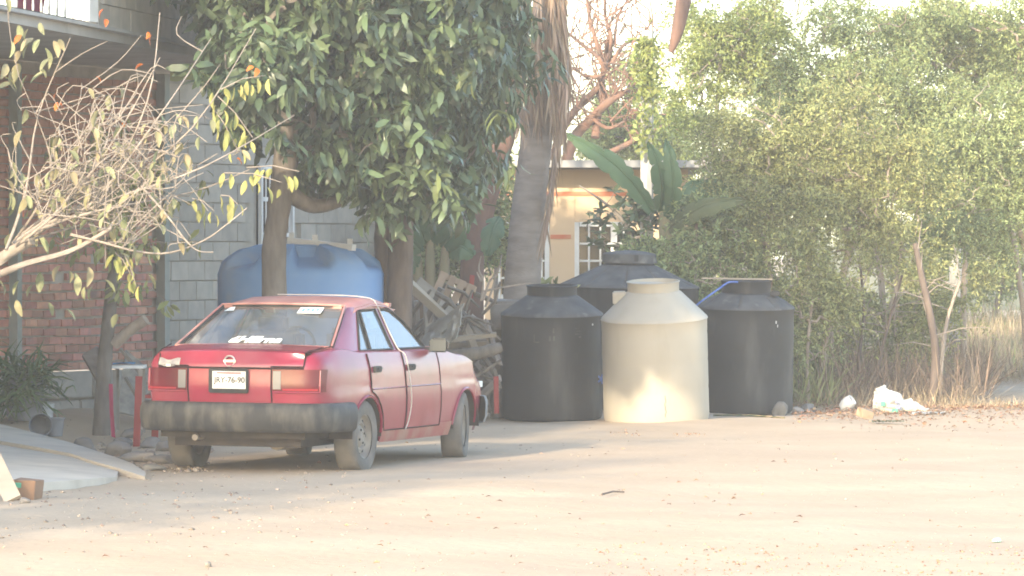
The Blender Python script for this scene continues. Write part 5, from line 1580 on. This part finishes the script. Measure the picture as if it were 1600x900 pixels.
ws2 = thing('whorled_shrub', 'small sunlit shrub left of the palm trunk before the yellow house', 'shrub')
tg = np.array([at(random.gauss(780, 12), random.gauss(345, 40), 55.5 + random.uniform(-.2, .3)) for k in range(70)])
path = [Vector((at(775, 400, 55.5).x, 55.5, -.05)), at(775, 430, 55.5), at(778, 380, 55.5), at(780, 330, 55.5)]
tp = trunk_mesh('stem', path, [.03, .025, .02, .01], 'bark_dry', ws2, seg=7)
grow(tp, tg, .004, .45, .02, name='branches', matname='bark_dry', parent=ws2, start=.3)
P, D, L = rosettes(tg, 12, .11, .1, .02); leafy('leaves', ws2, P, D, L, .34, 'leaf_olive')
# ------------------------------------------------------------------ woodpile between the car and the tanks
PD_ = 47.6
def plank(px0, py0, px1, py1, w, h, m, name, label, d0=None, d1=None, group=None, up=(0, -1, .2)):
    a, b = at(px0, py0, d0 or PD_), at(px1, py1, d1 or PD_)
    c = (a + b) / 2; dv = (b - a).normalized()
    upv = Vector(up); s = dv.cross(upv).normalized(); u = s.cross(dv)
    me = MB().box((0, 0, 0), ((b - a).length, w, h), jit=.006).mesh(name, m)
    o = link(name, me, None, c); o.rotation_euler = Matrix((dv, s, u)).transposed().to_euler()
    return tag(o, label, 'wood', group)
GW = 'scrap wood in the pile'
pk = [(640, 445, 705, 505, .10, 'wood_pale', 'long pale plank with a cut end at the upper left of the woodpile'),
      (652, 440, 715, 492, .11, 'wood_grey', 'grey beam just right of the pale plank atop the woodpile'),
      (650, 470, 655, 560, .13, 'wood_grey', 'upright grey board at the left end of the woodpile'),
      (668, 468, 672, 540, .10, 'wood_grey', 'short upright board second from the left end of the pile'),
      (636, 455, 640, 520, .12, 'wood_grey', 'board leaning on the twin trunks beside the woodpile'),
      (690, 450, 660, 520, .08, 'wood_grey', 'slat crossing behind the pale plank of the woodpile'),
      (720, 500, 778, 560, .09, 'wood_grey', 'slat sloping down right under the pallet'),
      (735, 495, 785, 535, .07, 'wood_grey', 'upper slat sloping down to the left black tank'),
      (722, 490, 745, 560, .11, 'wood_pale', 'short pale post standing under the pallet'),
      (700, 558, 785, 545, .10, 'wood_grey', 'round-edged pole lying level across the woodpile'),
      (708, 530, 775, 523, .05, 'wood_pale', 'thin pale batten lying level in mid pile'),
      (700, 540, 760, 538, .05, 'wood_pale', 'short batten just above the level pole'),
      (725, 570, 785, 625, .07, 'wood_grey', 'lower slat sloping right in front of the car nose'),
      (745, 565, 790, 610, .07, 'wood_grey', 'second lower slat sloping right in front of the car nose'),
      (730, 610, 780, 570, .06, 'wood_grey', 'slat crossing the two lower ones by the car nose'),
      (740, 630, 785, 590, .07, 'wood_grey', 'lowest slat rising right by the red stake'),
      (690, 520, 740, 590, .09, 'wood_grey', 'dark board sloping behind the mirror of the car'),
      (715, 600, 770, 640, .10, 'wood_grey', 'ground board at the foot of the woodpile'),
      (760, 500, 790, 570, .08, 'wood_grey', 'board half hidden behind the left black tank'),
      (660, 545, 720, 560, .10, 'wood_grey', 'level board seen through the car window at the pile foot')]
for k, (a, b, c, d, w, m, lab) in enumerate(pk):
    dz = 49.0 + (k * .37) % .9
    plank(min(a, 780), min(b, 640), min(c, 781), min(d, 640), w, .028 if w < .1 else .045, m, 'plank', lab, dz, dz + random.uniform(-.25, .25), GW)
for k in range(70):
    x = random.uniform(640, 778); top_ = 455 if x < 700 else 490; y = top_ + 20 + random.random() * (630 - top_ - 20); a = random.choice((-.9, -.6, .7, .9, .2, -.2, 1.2)) + random.gauss(0, .2); L = random.uniform(35, 80)
    xa, xb = x - L * .5 * math.cos(a), x + L * .5 * math.cos(a); sh = max(0, max(xa, xb) - 783)
    dz = 49.6 + random.uniform(.0, 1.0)
    plank(xa - sh, min(y - L * .5 * math.sin(a), 642), xb - sh, min(y + L * .5 * math.sin(a), 642), random.uniform(.05, .13), random.uniform(.02, .05), random.choice(('wood_grey', 'wood_grey', 'wood_grey', 'wood_tan')), 'plank',
          ('upper', 'middle', 'low')[min(2, int((y - top_) / (640 - top_) * 3))] + ' scrap board in the woodpile ' + ('left of the pallet', 'below the pallet', 'beside the left black tank')[min(2, int((x - 640) / 46.1))], dz, dz + random.uniform(-.3, .3), 'boards deep in the woodpile')
P0 = []; mbs = MB()
for k in range(60):
    x, y, a, L = random.uniform(645, 778), random.uniform(460, 640), random.uniform(-1.3, 1.3), random.uniform(25, 70)
    xa, xb = max(638, x - L * .5 * math.cos(a)), min(783, x + L * .5 * math.cos(a)); d_ = random.uniform(48.8, 50.2)
    p, q = at(xa, min(y - L * .5 * math.sin(a), 644), d_), at(xb, min(y + L * .5 * math.sin(a), 644), d_ + random.uniform(-.2, .2))
    mbs.tube([p, (p + q) / 2 + Vector((random.gauss(0, .02), 0, random.gauss(0, .03))), q], [random.uniform(.012, .03)] * 2 + [.012], 6)
o = stuff(mbs.build('loose_sticks', 'bark', smooth=60)); o['label'] = 'loose sticks and branches tangled through the woodpile'
# round log
o = MB().tube(smooth_path([at(690, 560, 48.7), at(745, 552, 48.6), at(781, 543, 48.7)], 4), [.07, .072, .07, .068, .065, .06, .065, .06, .055], 12).build('log', 'bark', smooth=60)
tag(o, 'thick round log lying across the front of the woodpile', 'log')
# pallet
pm = thing('pallet', 'small tan wooden pallet tilted on top of the woodpile', 'pallet', at(706, 462, 49.6), (R(-18), R(24), R(4)))
for k in range(4): MB().box((-.165 + k * .105, 0, 0), (.075, .022, .40), jit=.003).build('slat', 'wood_tan', pm)
for z in (-.17, .17): MB().box((0, .03, z), (.42, .035, .06), jit=.003).build('rail', 'wood_tan', pm)
# pocked sheet of plaster leaning out of the pile
rows = []
c00, c10, c01, c11 = at(650, 556, 48.2), at(714, 528, 48.0), at(666, 512, 48.4), at(724, 474, 48.1)
for j in range(9):
    row = []
    for i in range(13):
        u, v = i / 12, j / 8
        p = (c00 * (1 - u) + c10 * u) * (1 - v) + (c01 * (1 - u) + c11 * u) * v
        row.append(p + Vector((random.gauss(0, .006), random.gauss(0, .02), random.gauss(0, .01))))
    rows.append(row)
rows2 = [[p + Vector((.01, .05, .0)) for p in r] for r in rows]
mb = MB().grid(rows).grid(rows2)
for e1, e2 in ((rows[0], rows2[0]), (rows[-1], rows2[-1]), ([r[0] for r in rows], [r[0] for r in rows2]), ([r[-1] for r in rows], [r[-1] for r in rows2])): mb.grid([e1, e2])
o = mb.build('broken_sheet', 'plaster_board', smooth=30); tag(o, 'pocked broken sheet of grey plaster sticking out of the woodpile above the mirror', 'sheet')
# stakes
for x0, y0, x1, y1, d, lab in ((735, 466, 738, 430, 50.2, 'short red stake poking up behind the pallet'), (776, 646, 775, 588, 48.7, 'red post at the foot of the left black tank')):
    a, b = at(x0, y0, d), at(x1, y1, d)
    o = MB().bar(a, b, .05, .05).build('red_stake', 'plastic_red'); tag(o, lab, 'stake')
# stump and stone blocks behind the tank
o = bevel(MB().box(at(800, 492, 49.9), (.42, .35, .30), jit=.03).build('stone_block', 'rock'), .03); tag(o, 'rough dark stone block beside the left black tank neck', 'stone')
o = bevel(MB().box(at(800, 590, 49.95), (.46, .4, 1.2), jit=.03).build('block_pillar', 'rock'), .03); tag(o, 'rough stone pillar under the block behind the left black tank', 'pillar')
# bare twigs rising from the pile
tw_ = MB()
for q in ((752, 470, 755, 440, 748, 420, 752, 400), (755, 468, 765, 440, 778, 425, 784, 398), (758, 480, 768, 455, 775, 430, 779, 415), (756, 455, 790, 448, 830, 442), (752, 440, 745, 425)):
    p = smooth_path([at(q[i], q[i + 1], 47.8) for i in range(0, len(q), 2)], 4); tw_.tube(p, [.014 - .008 * i / (len(p) - 1) for i in range(len(p))], 5)
o = tw_.build('dead_branch', 'bark_dry', smooth=60); tag(o, 'forked dead branch standing up from the woodpile', 'branch')
# low clutter in front of the pile by the car nose
for k, (x, y, s, lab) in enumerate(((742, 618, .20, 'grey stone by the front bumper of the car'), (757, 640, .14, 'small stone left of the red post'))):
    pass

# ------------------------------------------------------------------ stones
def rock(p, s, label, m='rock', flat=.7):
    bm = bmesh.new(); bmesh.ops.create_icosphere(bm, subdivisions=3, radius=1)
    ph = [random.uniform(0, 6) for _ in range(6)]
    for v in bm.verts:
        c = v.co
        k = 1 + .16 * math.sin(c.x * 2.7 + ph[0]) * math.cos(c.y * 2.3 + ph[1]) + .12 * math.sin(c.z * 3.6 + ph[2] + c.x * 2) + .05 * math.sin(c.y * 8 + ph[3]) + .04 * math.sin(c.x * 9 + ph[4])
        v.co = Vector((c.x * s[0], c.y * s[1], max(c.z, -.55) * s[2])) * k
    me = bpy.data.meshes.new('stone'); bm.to_mesh(me); bm.free(); me.materials.append(MATS[m])
    me.polygons.foreach_set('use_smooth', [True] * len(me.polygons)); me.set_sharp_from_angle(angle=R(35))
    o = link('stone', me, None, (p.x, p.y, gz(p.x, p.y) + s[2] * .5), (0, 0, random.uniform(0, 6)))
    return tag(o, label, 'stone', 'stones about the yard')
rock(gp(132, 712), (.14, .11, .09), 'round mottled boulder at the foot of the slim tree')
rock(gp(186, 712), (.15, .11, .08), 'flat grey stone right of the slim tree')
rock(gp(215, 722), (.16, .10, .06), 'low reddish stone between slim tree and car')
rock(gp(250, 724), (.14, .10, .05), 'low stone just left of the rear wheel')
rock(gp(238, 735), (.10, .08, .035), 'pale flat stone near the end of the ramp')
rock(gp(165, 722), (.05, .04, .035), 'small pale stone in front of the slim tree')
rock(gp(178, 724), (.05, .04, .03), 'small round stone beside the flat grey one')
rock(gp(100, 708), (.07, .06, .05), 'dark clod beside the tipped bucket')
rock(gp(1218, 647), (.09, .07, .10), 'pale stone at the foot of the right black tank')
rock(gp(1246, 645), (.07, .06, .05), 'small pale stone right of the right black tank')
rock(gp(1262, 640), (.12, .08, .06), 'flat stone between right tank and pale sapling')
rock(gp(38, 792), (.035, .03, .025), 'small pale stone under the cardboard box')
rock(gp(465, 700), (.09, .06, .05), 'broken brick under the car behind the rear axle')
rock(gp(1335, 612), (.22, .2, .16), 'big grey stone in the shade behind the white pot')
for k, (x, y) in enumerate(((205, 690), (235, 700), (262, 705), (190, 700))):
    rock(gp(x, y), (.10, .08, .06), ('brownish stone under the table', 'brownish stone under the red chair', 'brownish stone behind the left wheel', 'squat stone behind the slim tree')[k], flat=.6)

# ------------------------------------------------------------------ yard clutter on the left
# spiky plant in a pot
sp = thing('spiky_plant', 'spiky green plant spilling over its container at the left edge', 'plant')
c = at(40, 600, 44.6); n = 240
a = RNG.uniform(0, 6.283, n); el = RNG.normal(.35, .5, n)
D = np.stack([np.cos(a) * np.cos(el), np.sin(a) * np.cos(el), np.sin(el)], 1)
P = np.tile(np.array(c), (n, 1)) + RNG.normal(size=(n, 3)) * np.array([.10, .08, .06]) + np.array([0, 0, .02])
leafy('leaves', sp, P, D, RNG.uniform(.2, .45, n), .07, 'leaf_spiky', curl=.9)
P2 = P + np.array([-.12, 0, -.12]); leafy('lower_leaves', sp, P2, D * np.array([1, 1, .6]) + np.array([0, 0, -.3]), RNG.uniform(.2, .4, n), .07, 'leaf_spiky', curl=.9)
base = at(40, 680, 44.6)
MB().lathe([(.02, 0), (.15, 0), (.17, .05), (.17, .40), (.15, .42), (.14, .38)], 20).build('container', 'plastic_grey', sp, smooth=40, loc=(base.x - .02, 44.7, gz(base.x, 44.7)))
# bucket, tipped pail, grey pot
def bucket(name, p, r0, r1, h, m, label, rot=(0, 0, 0), bands=True):
    t = thing(name, label, 'bucket', p, rot)
    MB().lathe([(.001, .0), (r0, 0), (r1, h), (r1 + .008, h), (r1 + .008, h - .015), (r1 - .004, h - .02), (r0 - .006, .006), (.001, .006)], 28).build('pail', m, t, smooth=40)
    if bands:
        for z in (.68, .84): MB().lathe([(r0 + (r1 - r0) * z + .001, h * z - .008), (r0 + (r1 - r0) * z + .010, h * z - .006), (r0 + (r1 - r0) * z + .010, h * z + .006), (r0 + (r1 - r0) * z + .001, h * z + .008)], 28).build('ridge', m, t, smooth=40)
    return t
p = at(68, 660, 45.2)
bucket('bucket', (p.x, 45.2, p.z - .02), .085, .095, .20, 'plastic_white', 'white ribbed paint bucket standing before the foundation')
p = gp(60, 690); bucket('tipped_bucket', (p.x, p.y + .1, gz(p.x, p.y) + .10), .085, .10, .24, 'plastic_grey', 'grey bucket tipped over with its mouth towards us', (R(88), 0, R(8)), False)
p = gp(86, 690); bucket('pot', (p.x, p.y, gz(p.x, p.y)), .065, .085, .17, 'plastic_grey', 'dark grey pot right of the tipped bucket', (0, 0, 0), False)
# sloping earth slab behind
o = bevel(MB().box(at(120, 672, 46.3) + Vector((0, 0, -.08)), (.55, .4, .30), jit=.03).build('concrete_chunk', 'concrete'), .03); tag(o, 'pale broken concrete chunk beside the slim tree', 'concrete')
# boards leaning on the wall, small white table with blue cloth, red chair, pink ribbon
def board(corners, th, name, m, label, cat='board'):
    cs = [Vector(q) for q in corners]; nrm = (cs[1] - cs[0]).cross(cs[3] - cs[0]).normalized() * th
    o = MB().add([*cs, *[q + nrm for q in cs]], [(0, 1, 2, 3), (7, 6, 5, 4), (0, 4, 5, 1), (1, 5, 6, 2), (2, 6, 7, 3), (3, 7, 4, 0)]).build(name, m)
    return tag(o, label, cat)
board([at(128, 558, 46.6), at(152, 600, 46.2), at(176, 560, 46.5), at(150, 545, 46.8)], .03, 'leaning_board', 'wood_grey', 'grey board propped on the foundation behind the slim tree')
board([at(182, 645, 45.5), at(228, 655, 45.6), at(232, 580, 46.0), at(196, 548, 46.1)], .02, 'leaning_sheet', 'primer', 'crumpled pale grey sheet leaning under the table')
for k, q in enumerate(((188, 545, 232, 600), (196, 590, 226, 640))):
    a, b = at(q[0], q[1], 45.3), at(q[2], q[3], 45.2); o = MB().bar(a, b, .03, .025).build('batten', 'wood_grey'); tag(o, ('upper', 'lower')[k] + ' grey batten slanting across the sheet by the table', 'wood')
tbl = thing('side_table', 'small white table beside the left tail of the car', 'table')
tc_ = at(200, 573, 44.0)
MB().box((tc_.x, 44.1, tc_.z), (.30, .42, .028)).build('top', 'white_paint', tbl)
for sx in (-.12, .12):
    for sy in (-.17, .17): MB().box((tc_.x + sx, 44.1 + sy, tc_.z / 2 - .01), (.035, .035, tc_.z - .03)).build('leg', 'wood_grey', tbl)
cb = MB(); rows = []
for j in range(5):
    rows.append([(tc_.x - .14 + .05 * i, 43.95 + .06 * j, tc_.z + .02 + .02 * abs(math.sin(i * 2.3 + j))) for i in range(5)])
o = cb.grid(rows).build('blue_cloth', 'cloth_blue', smooth=60); tag(o, 'crumpled blue cloth lying on the small white table', 'cloth')
rc = thing('red_chair', 'red plastic chair half hidden behind the left tail of the car', 'chair')
for x_, y_, zt_ in ((215, 42.2, .62), (243, 42.75, .44), (292, 42.2, .62), (312, 42.75, .44)):
    xx = (x_ - 800) * y_ / FPX
    MB().bar((xx - .01, y_, gz(xx, y_)), (xx + .012, y_, zt_), .06, .035, up=(0, 1, 0)).build('leg', 'plastic_red', rc)
MB().box(((265 - 800) * 42.45 / FPX, 42.45, .44), (.40, .46, .03)).build('seat', 'plastic_red', rc)
rows = [[at(170, 600, 43.3), at(176, 600, 43.3)], [at(171, 640, 43.3), at(177, 640, 43.28)], [at(174, 682, 43.3), at(180, 684, 43.3)]]
o = MB().grid(rows).build('pink_ribbon', 'cloth_pink'); tag(o, 'pink ribbon hanging beside the slim tree trunk', 'ribbon')
# plank and box at the left edge
a, b = at(-22, 690, 33.0), gp(20, 786)
b.z = .02; a.y = b.y + .25
o = MB().bar(a, b, .12, .04, up=(0, -1, .3)).build('leaning_plank', 'wood_pale'); tag(o, 'weathered plank leaning at the left edge of the picture', 'plank')
bp_ = gp(38, 784)
cbx = thing('cardboard_box', 'brown cardboard box beside the leaning plank', 'box', (bp_.x, bp_.y + .12, 0), (0, R(3), R(-12)))
bevel(MB().box((0, 0, .075), (.17, .2, .145), jit=.006).build('carton', 'cardboard', cbx), .004)
MB().box((-.04, -.103, .11), (.06, .004, .035)).build('print_mark', 'print_green', cbx)

# ------------------------------------------------------------------ rubbish by the thicket
def blob(name, p, s, m, label, cat, amp=.25, seed=1, rot=(0, 0, 0)):
    random.seed(seed)
    bm = bmesh.new(); bmesh.ops.create_icosphere(bm, subdivisions=4, radius=1)
    ph = [random.uniform(0, 6) for _ in range(9)]
    for v in bm.verts:
        c = v.co.copy()
        k = 1 + amp * (.35 * abs(math.sin(c.x * 9 + c.y * 7 + c.z * 4 + ph[5])) - .3 * abs(math.sin(c.z * 13 + c.x * 9 + ph[6])) + math.sin(c.x * 3 + ph[0]) * math.sin(c.y * 2.6 + ph[1]) + .5 * abs(math.sin(c.x * 6 + c.z * 5 + ph[2])) - .35 * abs(math.sin(c.z * 8 - c.y * 6 + ph[3])) + .2 * math.sin(c.y * 14 + c.x * 11 + ph[4]))
        v.co = Vector((c.x * s[0], c.y * s[1], max(c.z, -.75) * s[2])) * k
    me = bpy.data.meshes.new(name); bm.to_mesh(me); bm.free(); me.materials.append(MATS[m])
    me.polygons.foreach_set('use_smooth', [True] * len(me.polygons)); me.set_sharp_from_angle(angle=R(30))
    return link(name, me, None, p, rot)
q = gp(1396, 645)
bag = thing('rubbish_bag', 'white printed sack of rubbish lying at the edge of the thicket', 'bag', (q.x, q.y, 0))
from mathutils import noise as _noise
def crumpled(name, parent, pts, seed):
    """a slack bag: rings along a spine, pinched and creased"""
    rows = []
    for k, (x, z, ry, rz) in enumerate(pts):
        row = []
        for i in range(40):
            a = i * math.tau / 40
            p = Vector((x + .02 * math.sin(a * 3 + k), -math.cos(a) * ry, z + math.sin(a) * rz))
            d = _noise.noise(p * 9 + Vector((seed, 0, 0))); c = 1 - abs(_noise.noise(p * 16 + Vector((0, seed, 0)))) * 2
            f = 1 + .30 * d + .22 * c - .1
            q = Vector((x, 0, z)) + (p - Vector((x, 0, z))) * f
            row.append(Vector((q.x + .02 * d, q.y, max(.004, q.z))))
        row.append(row[0]); rows.append(row)
    return MB().grid(rows).build(name, 'bag_white', parent, smooth=24)
def dens(pts, n=4):
    return [tuple(v) for v in [[a_ + (b_ - a_) * (k / n) for a_, b_ in zip(p, q)] for p, q in zip(pts, pts[1:]) for k in range(n)] + [list(pts[-1])]]
crumpled('sack', bag, dens([(-.20, .12, .02, .02), (-.19, .13, .09, .10), (-.13, .14, .13, .13), (-.04, .12, .14, .125), (.06, .09, .12, .09), (.12, .07, .07, .06)], 4), 3.1)
crumpled('neck', bag, dens([(.10, .08, .06, .05), (.16, .08, .09, .07), (.24, .06, .08, .055), (.31, .03, .05, .03), (.36, .02, .02, .015)], 4), 8.4)
for x, z, w, h, m in ((-.12, .10, .04, .05, 'print_green'), (.04, .07, .05, .04, 'print_blue'), (.0, .03, .06, .03, 'print_green'), (.02, .12, .03, .03, 'print_blue')):
    MB().box((x, -.155, z), (w, .012, h), jit=.006).build('print', m, bag)
q = gp(1324, 641); o = thing('white_pot', 'white plastic pot lying on its side left of the sack', 'pot', (q.x, q.y, .07), (R(20), R(50), 0))
MB().lathe([(.001, -.075), (.05, -.075), (.068, -.03), (.072, .03), (.06, .075), (.05, .07), (.045, 0), (.001, -.02)], 24).build('shell', 'plastic_white', o, smooth=50)
q = gp(1450, 650); o = thing('flat_rag', 'pale rag lying flat right of the white sack', 'rag')
rows = [[(q.x - .17 + .04 * i, q.y - .08 + .05 * j, .015 + .03 * abs(math.sin(i * .9 + j * .7))) for i in range(10)] for j in range(5)]
MB().grid(rows).build('cloth', 'bag_white', o, smooth=60)
q = gp(1354, 655); o = thing('crushed_carton', 'crushed tan carton in front of the white sack', 'carton', (q.x, q.y, .05), (R(10), R(14), .4))
bevel(MB().box((0, 0, 0), (.16, .10, .11), jit=.02).build('shell', 'wood_tan', o), .008)
q = gp(1385, 662); rows = [[(q.x - .14 + .035 * i, q.y - .05 + .05 * j, .01 + .025 * abs(math.sin(i * 1.1 + j))) for i in range(10)] for j in range(4)]
o = MB().grid(rows).build('plastic_film', 'leaf_banana_old', smooth=60); tag(o, 'crumpled olive film lying before the white sack', 'film')
# banana leaf on the ground before the right tank, and mint wrapper in the lane
bl = thing('fallen_banana_leaf', 'long green leaf lying on the ground before the right black tank', 'leaf')
q0, q1 = gp(1115, 652), gp(1226, 656)
c = smooth_path([q0 + Vector((0, 0, .02)), (q0 + q1) / 2 + Vector((0, .05, .03)), q1 + Vector((0, 0, .02))], 8); n = len(c)
rows = [[c[k] + Vector((0, s * .075 * math.sin(math.pi * (.08 + .88 * k / (n - 1))), -.008 + .02 * abs(s) * abs(math.sin(k * 1.3)))) for s in (-1, 0, 1)] for k in range(n)]
MB().grid(rows).build('blade', 'leaf_banana', bl, smooth=60); MB().tube(c, .010, 5).build('midrib', 'banana_stem', bl)
q = gp(1557, 846); o = bevel(MB().box((q.x, q.y, gz(q.x, q.y) + .014), (.05, .04, .022), jit=.006).build('mint_wrapper', 'mint'), .004); tag(o, 'mint green scrap of plastic on the lane at lower right', 'scrap')
q = gp(325, 888); rock(q, (.022, .018, .02), 'dark clod in the sunlit lane at the bottom left')
q0, q1 = gp(940, 776), gp(975, 772); o = MB().tube([q0 + Vector((0, 0, .015)), (q0 + q1) / 2 + Vector((0, .04, .025)), q1 + Vector((0, 0, .015))], [.008, .007, .005], 5).build('twig', 'bark_brown'); tag(o, 'small dark twig lying in the middle of the lane', 'twig')
# leaves sprouting between the left and the big tank
lv = thing('weed_tuft', 'green weed tuft showing above the neck of the left black tank', 'weed')
P = np.array([at(848 + random.gauss(0, 14), 446 + random.uniform(-4, 14), 51.6) for k in range(50)])
leafy('leaves', lv, P, RNG.normal(size=(50, 3)) * .5 + np.array([0, 0, 1]), RNG.uniform(.06, .14, 50), .4, 'green_weed')
q = at(850, 480, 51.6); MB().tube([(q.x, 51.6, -.02), (q.x, 51.6, q.z)], .02, 6).build('stem', 'dry_twig', lv)
# ------------------------------------------------------------------ dusty air
m = bpy.data.materials.new('haze'); m.use_nodes = True
n, l = m.node_tree.nodes, m.node_tree.links
n.remove(n['Principled BSDF'])
pv = n.new('ShaderNodeVolumePrincipled')
pv.inputs['Color'].default_value = (0.93, 0.92, 0.90, 1)
pv.inputs['Density'].default_value = 0.0017
pv.inputs['Anisotropy'].default_value = 0.0
l.new(pv.outputs[0], n['Material Output'].inputs['Volume'])
MATS['haze'] = m
o = MB().box((5, 55, 6.2), (130, 150, 17.6)).build('haze', 'haze'); stuff(o); o['label'] = 'thin pale dusty haze over the whole lane'
